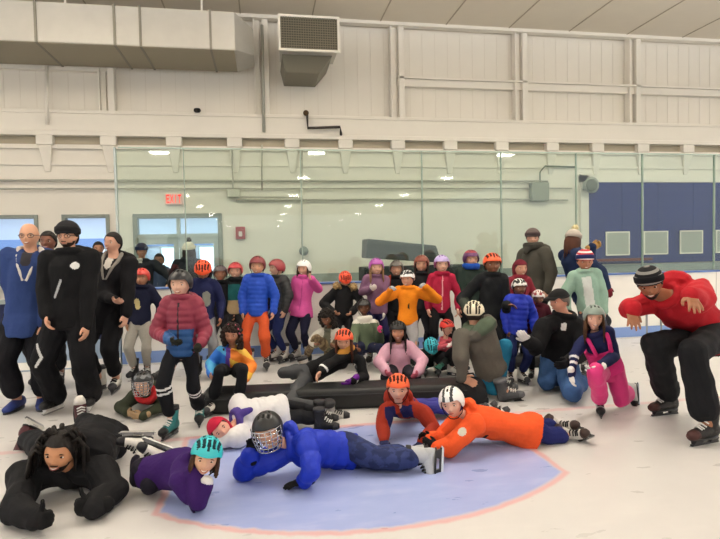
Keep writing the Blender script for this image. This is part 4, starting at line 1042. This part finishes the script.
# ------------------------------------------------------------------ children on their feet, left half
stand('child in red helmet and dark navy jacket with pale trousers', 141, 379, 267, dict(jacket=['#1d2038', '#d8c890'], hat=('skate', '#c9362f', '#48151a'), trousers='#a9a59d', skin='#c08a6c', marks=[(.62, -.35, .45, -.2, .03, 1)], smile=False, skates=BLK, hood=True), yaw=8, hx=143, group='children on the ice')
stand('child in black helmet and maroon and blue puffer jacket', 184, 431, 268, dict(jacket=['#8a3145', '#1e4f87', '#2a1a22'], style='puffer', infl=.027, zone=lambda u, w, q, c: ((u < .40) & (abs(w) < 1.02)).astype(int), armcol=[('a', 0), ('b', 0)], marks=[(.9, 0, .1, 0, .007, 2)], hem=-.14, hood=True,
      hat=('skate', '#26272b', '#0e0e10'), trousers=['#15161b', '#dcdcdc'], tin=.014, cuffr=.036, tbands=[('a', .02, .08, 1), ('a', .14, .20, 1), ('b', .02, .08, 1), ('b', .14, .20, 1)], skates=('#2f7a7c', '#26262a', '#16181c'), skin='#e0b199', gloves='#26271f'), group='children on the ice',
      hx=182, feet=dict(a=(172, 437), b=(200, 424)), arms=dict(a=dict(H=(172, 341, -.22), E=(156, 332, -.02)), b=dict(H=(201, 344, -.12), E=(206, 331, 0), pose='fist')))
stand('child with bowed orange helmet in navy jacket with grey badge', 205, 378, 259, dict(jacket=['#1c2148', '#83857e'], hat=('bike', '#ee5426', '#3c1410'), trousers='#77787c', marks=[(.62, .35, .42, .35, .045, 1)], skates=BLK, skin='#a87458', infl=.03), yaw=12, hx=204, head=(12, 42, 0))
stand('small child in dark helmet beside the bowed orange helmet', 221, 365, 264, dict(jacket='#17181b', hat=('skate', '#4a4144', '#1b1718'), trousers='#1d1e24', skin='#a8775d', skates=BLK, smile=False), yaw=14)
stand('child in red helmet with teal and beige striped jacket', 236, 364, 261, dict(jacket=['#1f5f63', '#b49c78', '#1e2226'], zone=lambda u, w, q, c: np.where(u < .36, 1, np.where(u > .86, 2, 0)), hat=('skate', '#b7303a', '#43141a'), trousers='#1f2024', skin='#dfae95', skates=WHT), yaw=6)
stand('child in blue puffer jacket and rust orange trousers', 258, 370, 255, dict(jacket='#1648b8', style='puffer', infl=.032, hat=('skate', '#7d2b33', '#2c1015'), trousers='#c6532c', tin=.02, skin='#c9967a', skates=WHT, hem=-.12, hood=False), yaw=0, spread=.075)
stand('child in dark red helmet and charcoal puffer looking left', 281, 362, 258, dict(jacket='#2c2e31', style='puffer', infl=.03, hat=('skate', '#8f343a', '#37151a'), trousers='#1c2656', skin='#e0b399', skates=WHT, hem=-.12), yaw=-40, hx=277, head=(-55, 0, 0))
stand('child in white helmet and long pink jacket', 302, 361, 259, dict(jacket=['#d95ba4', '#b8458a'], infl=.03, hat=('skate', '#f2f2f2', '#8a8a8c'), trousers='#1b1c34', skin='#d5a58b', skates=WHT, hem=-.22, hood=True, flare=.1, marks=[(.9, .1, .0, .1, .006, 1)], hair=('under', '#4a3324')), yaw=-18, hx=304, arms=dict(b=dict(H=(311, 279, -.2), E=(318, 288, 0))))
stand('child bowing orange helmet in black coat with tan fur hood', 343, 363, 270, dict(jacket='#1c1c1f', infl=.03, hat=('bike', '#ec4f2b', '#5a1a12'), trousers='#232328', skin='#c9967a', skates=BLK, fur=('#ab8c5f', True), hem=-.15), yaw=5, hx=345, head=(8, 48, 0), arms=dict(a=dict(H=(334, 312, -.22), E=(323, 304, -.05)), b=dict(H=(352, 312, -.22), E=(362, 302, -.05))))
# right half
stand('girl in purple helmet and mauve jacket with fair hair', 376, 364, 257, dict(jacket='#7e5c78', infl=.028, hat=('skate', '#a04a9e', '#4a1f50'), trousers='#23214a', skin='#dcae94', skates=BLK, hair=('long', '#9a7a54'), gloves='#e0dcd8', hem=-.12), yaw=5, arms=dict(a=dict(H=(371, 289, -.3), E=(363, 292, 0)), b=dict(H=(384, 312, -.1))))
stand('child in dark grey helmet and black jacket behind orange hoodie', 396, 361, 259, dict(jacket=['#1c1c20', '#b5432c'], hat=('skate', '#5b5652', '#26231f'), trousers='#1c1c22', skin='#c89a80', skates=BLK, zone=lambda u, w, q, c: ((u > .7) & (w < -.7)).astype(int)), yaw=-5)
stand('girl with dark hair and brown red helmet behind orange hoodie', 421, 362, 254, dict(jacket='#232327', hat=('skate', '#84402f', '#351611'), trousers='#1c1c22', skin='#d6a68b', skates=BLK, hair=('long', '#2a1a15')), yaw=-10)
stand('child in lavender helmet and crimson zipped jacket', 441, 365, 254, dict(jacket=['#ac2343', '#e0a9b4'], hat=('skate', '#b5a3d6', '#5c4a86', 'rim', '#8f3f70'), trousers='#141418', skin='#e2b49c', skates=BLK, marks=[(.95, 0, .0, 0, .007, 1)], hem=-.12), yaw=0)
stand('child in dark purple helmet with blue hood and green jacket', 470, 360, 249, dict(jacket='#2c3a35', hat=('skate', '#5d2c60', '#27102a', 'top', '#9c3340'), scarf=('#2458bd', .0), trousers='#1b1d22', skin='#d6a58c', skates=BLK, infl=.032, hood=True), yaw=10, arms=dict(a=dict(H=(459, 308, -.15))))
hoodie = stand('child in white helmet and bright orange hoodie with raised arms', 408, 373, 269, dict(jacket=['#ef8b1e', '#3a2a1c'], infl=.03, hood=True, hat=('bike', '#f1f1f1', '#1f1f22', 'patches', '#2a2a2e'), gloves='#b4b8be', trousers='#a5a4a8', skin='#d39a7e', skates=WHT, hem=-.12, marks=[(.5, .25, .38, .25, .009, 1)]), yaw=-12, hx=407, head=(-25, 0, -4),
      arms=dict(a=dict(H=(390, 290, -.12), E=(380, 301, .0), thumb=RX, pose='grip'), b=dict(H=(425, 287, -.12), E=(438, 299, .0), thumb=-RX, pose='grip')))
stand('tall youth in orange helmet and black jacket reaching out', 491, 380, 252, dict(jacket=['#1a1c1f', '#3a4038'], infl=.03, hat=('bike', '#ec5a2c', '#4a1a10'), trousers='#191a20', skin='#80543b', skates=WHT, hem=-.12, hood=True, sbands=[('a', .2, .9, 1)], smile=False, broad=1.1), yaw=0, arms=dict(a=dict(H=(468, 312, -.22), E=(462, 300, 0)), b=dict(H=(506, 305, -.35), E=(506, 316, -.05), dir=RX*.9-DY*.4)))
stand('small child in patched white helmet and royal blue puffer', 516, 384, 277, dict(jacket='#1a34b8', style='puffer', infl=.032, hat=('bike', '#e9e7e2', '#1f1f22', 'patches', '#1c1c20'), trousers='#1d2756', skin='#6d4734', skates=WHT, hem=-.16, smile=False), yaw=5, hx=518)
stand('small child in red and white helmet by the kneeling man', 537, 380, 288, dict(jacket='#4e1a26', hat=('skate', '#e9e3df', '#7a1c24', 'patches', '#94222f'), trousers='#1c1d24', skin='#8a5f4c', skates=BLK, smile=False), yaw=-10, head=(-15, 12, 0))
stand('child in dark red hood beside the grey coat man', 519, 366, 258, dict(jacket='#8b2d3c', hat=('hood', '#6e2230'), trousers='#1c1d24', skin='#cf9d84', skates=BLK, hair=('short', '#2a1a14')), yaw=8)
stand('man in grey beanie and dark olive coat standing at back', 538, 355, 228, dict(jacket='#4b4942', hem=-.25, infl=.03, scarf=('#3d3b36', .02), hat=('beanie', '#5e5350', '#57494a', ()), trousers='#27272b', beard=('#6b4c38', False), hair=('short', '#4a3628'), skin='#d6a68e', skates=BLK, hood=True), yaw=-58, kid=False, hx=531, head=(-18, 2, 0), group=GRP)
mint = stand('child in striped red and blue beanie and mint jacket', 592, 374, 249, dict(jacket=['#93b3a3', '#d3d8d5'], infl=.032, hood=True, zone=lambda u, w, q, c: ((abs(w+.1) < .42) & (q > .03) & (u > .02) & (u < .88)).astype(int), hat=('beanie', '#c2404a', '#2b3264', ('#ece8e6',)), trousers='#3b3c46', skin='#b87d60', skates=BLK, hem=-.16), yaw=-8, hx=583, head=(-12, 5, 0))
stand('bent woman with brown hair and grey pom hat, arm raised', 588, 360, 229, dict(jacket='#1c2b4c', infl=.03, hat=('beanie', '#b9b0a6', '#b3a89e', (), '#e6d9a8'), hair=('long', '#5a3524'), trousers='#23252d', gloves=('#7a1f2e', '#b08a52'), face=False, skates=BLK, hem=-.15), yaw=100, kid=False, hx=571, head=(130, 20, 0), group=GRP,
      arms=dict(b=dict(H=(592, 247, -.05), E=(588, 266, .05), dir=RX+UZ*.3, pose='grip'), a=dict(H=(608, 288, -.1), E=(600, 272, -.05))))

# ------------------------------------------------------------------ children sitting, crouching and kneeling
def gz(x, y, z): return G_(x, y, z)
p = at(6.95)
person('child crouching in camouflage trousers and pale jacket by boards', 1.22, 6.95, p(331, 347), p(330, 329, -.08), p(327, 318, -.14), yawv(-25), dict(a=dict(H=p(316, 344, -.3)), b=dict(H=p(338, 345, -.3))),
       dict(a=dict(K=p(316, 338, -.3), A=gz(307, 355, .11), toe=yawv(-50)), b=dict(K=p(339, 340, -.3), A=gz(326, 356, .11), toe=yawv(-30))),
       dict(jacket=['#dad7ce', '#6c6d5e'], zone=lambda u, w, q, c: ((abs(w) < .45) & (q > 0)).astype(int), trousers=[camo('#8d7d60', '#5c4c3a')], hair=('curly', '#1d1512'), skin='#8a5d47', skates=('#2c2a2b', '#d8d6d2', '#c9c6c0'), smile=False, infl=.026), head=(-25, 22, -6))
p = at(5.6)
person('girl in orange helmet reclining on pad in black jacket', 1.3, 5.6, p(312, 372, -.05), p(347, 355, 0), p(344, 341, -.06), nz(-DY*.8+UZ*.4), dict(a=dict(E=p(329, 364, -.22), H=p(320, 373, -.32)), b=dict(S=p(360, 360, -.02), E=p(364, 377, -.08), H=p(353, 380, -.3), dir=-RX*.7-UZ*.5-DY*.2)),
       dict(a=dict(K=p(283, 373, -.08), A=p(303, 368, .15), toe=-RX-UZ*.3, up=-RX*.3+UZ), b=dict(K=gz(290, 402, .11), A=gz(332, 411, .07), toe=RX-UZ*.05, up=UZ*.8-DY*.5)),
       dict(jacket=['#131316', '#e6e6e6'], hem=-.05, hat=('bike', '#f0592f', '#3c1410'), trousers='#4b4d51', hair=('long', '#5a2d1b'), gloves=('#cfa08a', '#6d2a90'), skin='#d3a185', skates=('#cfcdca', '#e2e2e2', '#2a2a2e'), smile=False, scarf=('#c28a3c', .06), sbands=[('a', .55, .72, 1), ('b', .86, .97, 1)]), head=(-5, 8, 0), left=RX*.8+UZ*.45)
p = at(5.42)
person('child with pink headband and curly hair in rainbow jacket', 1.2, 5.42, p(231, 369, 0), p(232, 349, -.02), p(232, 335, -.06), yawv(5), dict(a=dict(H=p(211, 375, -.25), E=p(211, 363, 0)), b=dict(H=p(244, 380, -.25), E=p(251, 366, 0))),
       dict(a=dict(K=p(219, 371, -.4), A=gz(213, 402, .12), toe=yawv(-20)), b=dict(K=p(243, 370, -.4), A=gz(239, 401, .12), toe=yawv(25))),
       dict(jacket=[nyl('#2f74d4'), nyl('#5f3a9c'), nyl('#e9822a'), nyl('#f0bf4a'), nyl('#18191f'), nyl('#49a3d6')], zone=lambda u, w, q, c: np.where(w < -.45, np.where(np.sin(c[:, 2]*30+c[:, 0]*20) > .6, 5, 0), np.where(w < -.02, 1, np.where(np.sin(c[:, 2]*38+c[:, 0]*25) > .35, 3, 2))), trousers='#17181d', hair=('curly', '#2a1913'), hat=('band', '#dc6c86'), skin='#b98266', skates=WHT, smile=False, infl=.03), head=(0, 4, 0))
p = at(6.85)
person('child in black helmet and green jacket sitting on the ice', 1.2, 6.85, p(366, 347), p(365, 321), p(364, 308, -.03), yawv(0), dict(a=dict(H=p(356, 346, -.28)), b=dict(H=p(379, 331, -.25), E=p(380, 340, -.02))),
       dict(a=dict(K=p(355, 346, -.3), A=gz(361, 361, .11), toe=yawv(-25)), b=dict(K=p(379, 347, -.3), A=gz(384, 361, .11), toe=yawv(30))),
       dict(jacket=['#64725c', '#e9e6dc'], zone=lambda u, w, q, c: (u > .93).astype(int), scarf=('#e9e6dc', .0), hat=('skate', '#1a1a1c', '#0c0c0e'), trousers='#262a45', gloves=('#8a5d47', '#dc4a80'), skin='#6a4632', skates=WHT, smile=False, infl=.028))
p = at(5.85)
person('girl in black helmet and pale pink fleece behind the pad', 1.24, 5.85, p(400, 368, .05), p(399, 345, 0), p(398, 332, -.05), yawv(-5), dict(a=dict(H=p(386, 372, -.3), E=p(379, 362, -.05)), b=dict(H=p(417, 373, -.3), E=p(423, 361, -.05))),
       dict(a=dict(K=p(386, 376, -.25), A=p(390, 378, .2), toe=DY, up=-UZ*.2-DY), b=dict(K=p(415, 376, -.25), A=p(412, 378, .2), toe=DY, up=-UZ*.2-DY)),
       dict(jacket='#d8a8bd', infl=.034, hat=('bike', '#1b1b1e', '#060607'), hair=('long', '#1c1311'), trousers='#2c2a33', gloves='#c25e74', skin='#c99175', skates=BLK, jwr=.013, hem=-.14, smile=True, hood=True))
p = at(6.5)
Hc = P_(431, 347, 6.3)
person('child ducking down under turquoise helmet', 1.15, 6.5, Hc+DY*.30-UZ*.22, Hc+DY*.14-UZ*.07, Hc, nz(-DY-UZ*.6), dict(a=dict(H=P_(422, 366, 6.2)), b=dict(H=P_(440, 366, 6.2))),
       dict(a=dict(K=P_(420, 356, 6.35), A=gz(424, 366, .11)), b=dict(K=P_(441, 356, 6.35), A=gz(437, 366, .11))), dict(jacket='#1d2424', hat=('bike', '#38b8cc', '#13505a'), trousers='#1c1d22', gloves='#2b5a50', skin='#c08a6c', skates=WHT, face=False), head=(10, 62, 0))
Hc = P_(447, 328, 6.45)
person('small child in red helmet facing right in rose jacket', 1.05, 6.45, Hc-UZ*.43+DY*.04-RX*.05, Hc-UZ*.15-RX*.02, Hc, yawv(60), dict(a=dict(H=P_(446, 346, 6.2)), b=dict(H=P_(455, 350, 6.5))),
       dict(a=dict(K=P_(452, 350, 6.25), A=gz(452, 367, .11), toe=yawv(50)), b=dict(K=P_(458, 350, 6.5), A=gz(460, 363, .11), toe=yawv(50))), dict(jacket='#b8505c', hat=('bike', '#dc3a30', '#3c1210'), trousers='#1c1d22', gloves='#e3d6d6', skin='#dba893', skates=WHT), head=(40, 8, 0))
p = at(5.4)
person('grown-up in cream helmet and grey hoodie kneeling, seen from behind', 1.68, 5.4, p(491, 370, .1), p(475, 327, 0), p(474, 314, .03), nz(-RX*.6+DY*.7), dict(b=dict(S=p(462, 337, -.08), E=p(461, 360, -.2), H=p(462, 378, -.2), dir=RX*.75-UZ*.35, thumb=UZ), a=dict(H=p(468, 350, .5))),
       dict(b=dict(K=gz(474, 385, .11), A=gz(505, 391, .10), toe=RX*.9-UZ*.5, up=UZ-RX*.2), a=dict(K=p(505, 346, .1), A=gz(500, 380, .14), toe=RX-DY*.2)),
       dict(jacket=['#5e5a53', '#4d5a4b'], zone=lambda u, w, q, c: ((u > .93) & (abs(w) < .75)).astype(int), hem=-.08, hood=True, infl=.03, hat=('bike', '#e7ddc2', '#3b3428'), trousers='#1f6f92', tin=.006, hair=('short', '#2a1d16'), skin='#c9977c', skates=('#4c4e52', '#2a2a2e', '#6a6c70'), face=True, jwr=.013), head=(165, 12, 0), kid=False, group=GRP)
p = at(5.7)
cap = person('kneeling man in black cap, black jacket and blue jeans, in profile', 1.76, 5.7, p(560, 362, .1), p(566, 315, 0), p(559, 301, -.06), nz(-RX*.75-DY*.7), dict(a=dict(S=p(545, 326, -.05), E=p(536, 348, -.15), H=p(527, 340, -.35)), b=dict(S=p(581, 328, -.05), E=p(584, 352, -.2), H=p(568, 362, -.38))),
       dict(a=dict(K=gz(546, 381, .12), A=p(566, 376, .25), toe=RX*.5-UZ*.6, up=-RX*.6-DY*.5), b=dict(K=gz(571, 392, .12), A=p(583, 380, .2), toe=RX*.5-UZ*.6, up=-RX*.6-DY*.5)),
       dict(jacket=['#131316', '#e4e4e4'], hem=-.1, infl=.034, hat=('cap', '#1a1a1c'), hair=('short', '#75695f'), trousers='#3a5a8a', tin=.02, skin='#d79c84', smile=False, skates=BLK, marks=[(.86, .28, .78, .28, .022, 1)], gloves=('#d9d9d9', '#1b1b1e'), jwr=.012), head=(-68, 8, 0), kid=False, group=GRP)
p = at(4.78)
person('girl in grey green helmet kneeling in bright pink snow bib', 1.2, 4.78, p(608, 371, .08), p(595, 333, 0), p(594, 318, -.03), yawv(-14), dict(a=dict(E=p(574, 355, .0), H=p(571, 374, -.1), dir=-UZ, pose='relax'), b=dict(E=p(615, 356, -.02), H=p(598, 368, -.3), dir=-RX*.9-UZ*.2)),
       dict(a=dict(K=p(596, 371, -.3), A=gz(600, 402, .11), toe=yawv(-20)), b=dict(K=gz(621, 400, .10), A=p(630, 390, .3), toe=-UZ*.7+RX*.4, up=-RX*.7+UZ*.2-DY*.3)),
       dict(jacket=['#20264f', '#e9e9e9'], hem=.0, infl=.022, bib='#d8357f', trousers=nyl('#d8357f'), tin=.03, cuffr=.045, twr=.012, gloves='#f0eeea', hat=('skate', '#7d8d85', '#3a443f'), hair=('long', '#5a3c26'), skin='#e2b199', skates=('#b9b9b6', '#2a2a2e', '#1d1d20'), sbands=[('a', .12, .24, 1), ('a', .40, .52, 1)], smile=True), head=(-14, 2, 0))
p = at(4.45)
person('man in red hoodie and striped beanie crouching with arms out', 1.8, 4.45, p(712, 334, .22), p(668, 295, -.02), p(650, 285, -.1), nz(-DY*.75-UZ*.35-RX*.45), dict(b=dict(S=p(700, 290, -.12), E=p(699, 301, -.42), H=p(689, 295, -.66), dir=-DY*.8-UZ*.55-RX*.15, thumb=-RX, pose='open'), a=dict(S=p(656, 303, .12), E=p(629, 309, .08), H=p(631, 309, -.2), dir=-UZ*.7-DY*.5-RX*.1, thumb=RX, pose='open')),
       dict(a=dict(K=p(655, 345, -.12), A=gz(668, 398, .15), toe=-RX-DY*.25), b=dict(K=p(692, 352, -.32), A=gz(708, 424, .15), toe=-RX-DY*.35)),
       dict(jacket='#b3202b', hem=-.08, infl=.036, hood=True, hat=('beanie', '#1b1b1e', '#1a1a1d', ('#8d8b87',)), hair=('short', '#1a1412'), beard=('#2d2522', False), trousers='#16171b', tin=.03, cuffr=.042, skin='#9c6a4e', skates=('#1f1d1e', '#2a2a2e', '#43221f'), jwr=.015, broad=1.1, smile=True), head=(-30, 14, -10), kid=False, group=GRP)

# ------------------------------------------------------------------ lying on the ice
Hc = P_(143, 384, 4.95); N = Hc+DY*.09-UZ*.13; Pp = N+DY*.42-RX*.17-UZ*.05
person('child in caged black helmet and olive jacket propped on elbows', 1.2, 4.95, Pp, N, Hc, nz(-UZ-DY*.25), dict(a=dict(E=gz(121, 407, .07), H=gz(128, 412, .06), dir=-DY*.7+RX*.5, thumb=UZ), b=dict(E=gz(166, 405, .07), H=gz(143, 415, .06), dir=-RX*.8-DY*.4, thumb=UZ)),
       dict(a=dict(K=Pp+DY*.27-RX*.08-UZ*.05, A=Pp+DY*.5-RX*.28, toe=-UZ, up=-DY), b=dict(K=Pp+DY*.27-RX*.03-UZ*.05, A=Pp+DY*.5-RX*.08, toe=-UZ, up=-DY)),
       dict(jacket='#3b4032', infl=.032, hood=True, scarf=('#c22f33', .0), hat=('hockey', '#202226', '#0b0b0d', 'patches', '#6f7378'), trousers='#22232a', gloves='#ab9070', skin='#d9a78c', skates=BLK, jwr=.013), head=(0, 0, 0))
Hc = P_(60, 452, 3.3); N = Hc+DY*.12-UZ*.15+RX*.02; Pp = N+DY*.60-RX*.16-UZ*.03
Kb = gz(113, 446, .13)
person('man with dreadlocks lying on elbows with both thumbs up', 1.8, 3.3, Pp, N, Hc, nz(-UZ-DY*.35), dict(a=dict(S=P_(26, 476, 3.38), E=gz(16, 508, .08), H=gz(34, 519, .08), dir=RX*.75-DY*.35+UZ*.05, thumb=UZ, pose='thumb'), b=dict(S=P_(100, 474, 3.38), E=gz(112, 492, .08), H=gz(95, 506, .08), dir=-RX*.8-DY*.35+UZ*.05, thumb=UZ, pose='thumb')),
       dict(a=dict(K=gz(46, 447, .12), A=P_(27, 440, 4.35), toe=-UZ*.3+DY*.5, up=-DY*.4-UZ*.6), b=dict(K=Kb, A=P_(82, 420, 4.6), toe=-RX*.5+DY*.6+UZ*.3, up=nz(Kb-P_(82, 420, 4.6)))),
       dict(jacket=['#1a1a1d', '#c9c9c9'], infl=.036, hood=True, hat=None, hair=('dreads', '#17100d'), beard=('#1c1310', True), trousers='#191a1e', tin=.03, gloves='#141416', skin='#c68d68', skates=('#4a1f26', '#d9d7d2', '#d9d5d0'), jwr=.017, broad=1.2, smile=True, hem=-.08), head=(8, 4, 6), kid=False, group=GRP)
p = at(3.3)
Ka, Kb_ = gz(137, 478, .10), gz(150, 484, .10); Aa, Ab = P_(140, 449, 3.55), P_(157, 461, 3.45)
person('child in turquoise helmet and purple jacket lying on the ice', 1.22, 3.3, gz(150, 473, .13), P_(190, 468, 3.28), P_(206, 457, 3.18), nz(-DY*.8-UZ*.45+RX*.2), dict(b=dict(S=P_(192, 477, 3.16), E=gz(199, 502, .06), H=P_(205, 487, 3.16), thumb=-RX, pose='fist'), a=dict(S=P_(186, 458, 3.36), E=P_(176, 480, 3.12), H=gz(190, 499, .07))),
       dict(a=dict(K=Ka, A=Aa, toe=-RX*.8-DY*.4, up=nz(Ka-Aa)), b=dict(K=Kb_, A=Ab, toe=-RX*.5-DY*.7, up=nz(Kb_-Ab))),
       dict(jacket=['#371b5e', '#1d1a2c'], infl=.026, hat=('bike', '#2fb9c4', '#0c2c36'), trousers='#1f1c28', gloves=('#2a1a44', '#efedea'), skin='#dba98c', skates=('#dedbd8', '#4a4a50', '#222228'), jwr=.013, hair=('under', '#4a2d1c'), hood=False), head=(14, 4, 14))
p = at(3.6)
person('child in caged black helmet and royal blue jacket lying down', 1.34, 3.6, P_(345, 451, 3.78), P_(291, 446, 3.62), P_(268, 431, 3.52), nz(-DY*.85-UZ*.45), dict(b=dict(S=P_(306, 443, 3.5), E=P_(312, 469, 3.38), H=gz(304, 481, .05), dir=-RX*.9-DY*.3-UZ*.1, thumb=DY, pose='open'), a=dict(S=P_(277, 456, 3.62), E=gz(244, 470, .07), H=P_(252, 454, 3.52), dir=UZ, thumb=RX)),
       dict(a=dict(K=P_(380, 456, 3.85), A=P_(414, 457, 3.84), toe=-UZ*.9-DY*.35, up=-RX-UZ*.1), b=dict(K=P_(379, 459, 3.68), A=P_(423, 459, 3.68), toe=-UZ*.95-DY*.2+RX*.1, up=-RX+UZ*.1)),
       dict(jacket='#0f2fb4', style='puffer', pitch=.09, infl=.036, jwr=.011, hem=-.14, hat=('hockey', '#1d1f23', '#0a0a0c'), trousers=[camo('#2c3866', '#1f284f')], tin=.03, cuffr=.05, cuff=.085, gloves='#151517', skin='#d6a287', skates=('#b5b8bd', '#1d1d21', '#17171a'), twr=.013, hood=True), head=(-4, 4, -8), left=UZ*.8-DY*.4)
Hc = P_(398, 389, 4.32); N = Hc-UZ*.15+DY*.07; Pp = N+DY*.34-UZ*.12+RX*.10
person('child in orange helmet and maroon and navy jacket, propped up', 1.25, 4.32, Pp, N, Hc, nz(-UZ*.75-DY*.6), dict(a=dict(S=P_(386, 411, 4.38), E=P_(383, 428, 4.3), H=gz(384, 440, .05), dir=-DY*.8-UZ*.2, thumb=RX), b=dict(S=P_(423, 412, 4.4), E=P_(433, 428, 4.3), H=gz(423, 443, .05), dir=-DY*.6-RX*.5, thumb=-RX)),
       dict(a=dict(K=Pp+RX*.27+DY*.16-UZ*.02, A=P_(482, 412, 5.0), toe=RX-UZ*.2, up=-RX*.6+UZ*.4), b=dict(K=Pp+RX*.27+DY*.04-UZ*.02, A=P_(492, 414, 4.85), toe=RX*.9-UZ*.2, up=-RX*.5+UZ*.6)),
       dict(jacket=['#97301f', '#212456', '#7a2620'], infl=.03, hood=True, zone=lambda u, w, q, c: np.where((u > .35) & (u < 1.3) & (abs(w) < 1.08) & (abs(w) > .16) & (c[:, 2] < N[2]+.005), 1, 0), armcol=[('a', 0), ('b', 0)], hat=('bike', '#f0602c', '#4a160e'), hair=('short', '#3a2318'), trousers='#3a3a86', skin='#dfae98', skates=WHT, gloves='#23264a', jwr=.012, smile=False), head=(-4, 4, 0))
p = at(4.05)
person('child in white helmet and bright orange jacket lying in navy trousers', 1.25, 4.05, P_(522, 431, 4.15), P_(468, 418, 4.08), P_(452, 403, 4.0), nz(-DY*.6-UZ*.75), dict(b=dict(S=P_(474, 425, 3.93), E=gz(449, 447, .08), H=P_(437, 447, 3.86), dir=-RX*.7+UZ*.3, thumb=UZ), a=dict(S=P_(461, 418, 4.2), E=P_(441, 438, 4.2), H=P_(431, 440, 4.08), dir=-RX*.6+UZ*.3, thumb=UZ)),
       dict(a=dict(K=P_(546, 428, 4.3), A=P_(560, 425, 4.34), toe=RX*.45+UZ*.25-DY*.6, up=-RX*.8+UZ*.5), b=dict(K=P_(548, 436, 4.15), A=P_(570, 434, 4.2), toe=RX*.5+UZ*.3-DY*.7, up=-RX*.8+UZ*.35)),
       dict(jacket=['#ea5a2b', '#19191d', '#d8d2c4'], infl=.046, flare=.12, hem=-.2, hood=True, sbands=[('b', -.9, -.75, 1)], spots=[(P_(462, 431, 3.84), .035, 2)], zone=lambda u, w, q, c: (((u > .66) & (u < .72)) & (abs(w) < 1.1)).astype(int), hat=('skate', '#f1f1ef', '#26262a', 'stripe', '#2b2b30'), balaclava='#1d2258', trousers='#1e2560', tin=.028, cuffr=.045, cuff=.085, skin='#e0b09a', gloves='#1a1a1d', skates=('#c9c5c0', '#2a2a2e', '#3a2a26'), twr=.013, jwr=.014, smile=False), head=(-22, 6, -12), left=UZ*.6-DY*.7)
p = at(4.4)
person('child in red hood and crinkled white puffer sprawled on the ice', 1.2, 4.4, gz(277, 411, .15), gz(238, 417, .17), P_(221, 430, 4.2), nz(UZ*.5-DY*.8), dict(a=dict(H=gz(216, 440, .07), E=gz(238, 436, .09)), b=dict(H=gz(262, 424, .09), E=gz(250, 418, .12))),
       dict(a=dict(K=gz(303, 417, .09), A=gz(322, 420, .08), toe=RX, up=UZ), b=dict(K=gz(303, 409, .10), A=gz(322, 412, .09), toe=RX, up=UZ)),
       dict(jacket='#e3e2e4', style='puffer', infl=.05, jwr=.016, pitch=.07, hat=('hood', '#bb2240'), trousers='#1a1b20', scarf=('#51408c', .05), gloves='#54478f', skin='#dfa690', skates=BLK, hem=-.16, broad=1.1), head=(20, -12, -50))
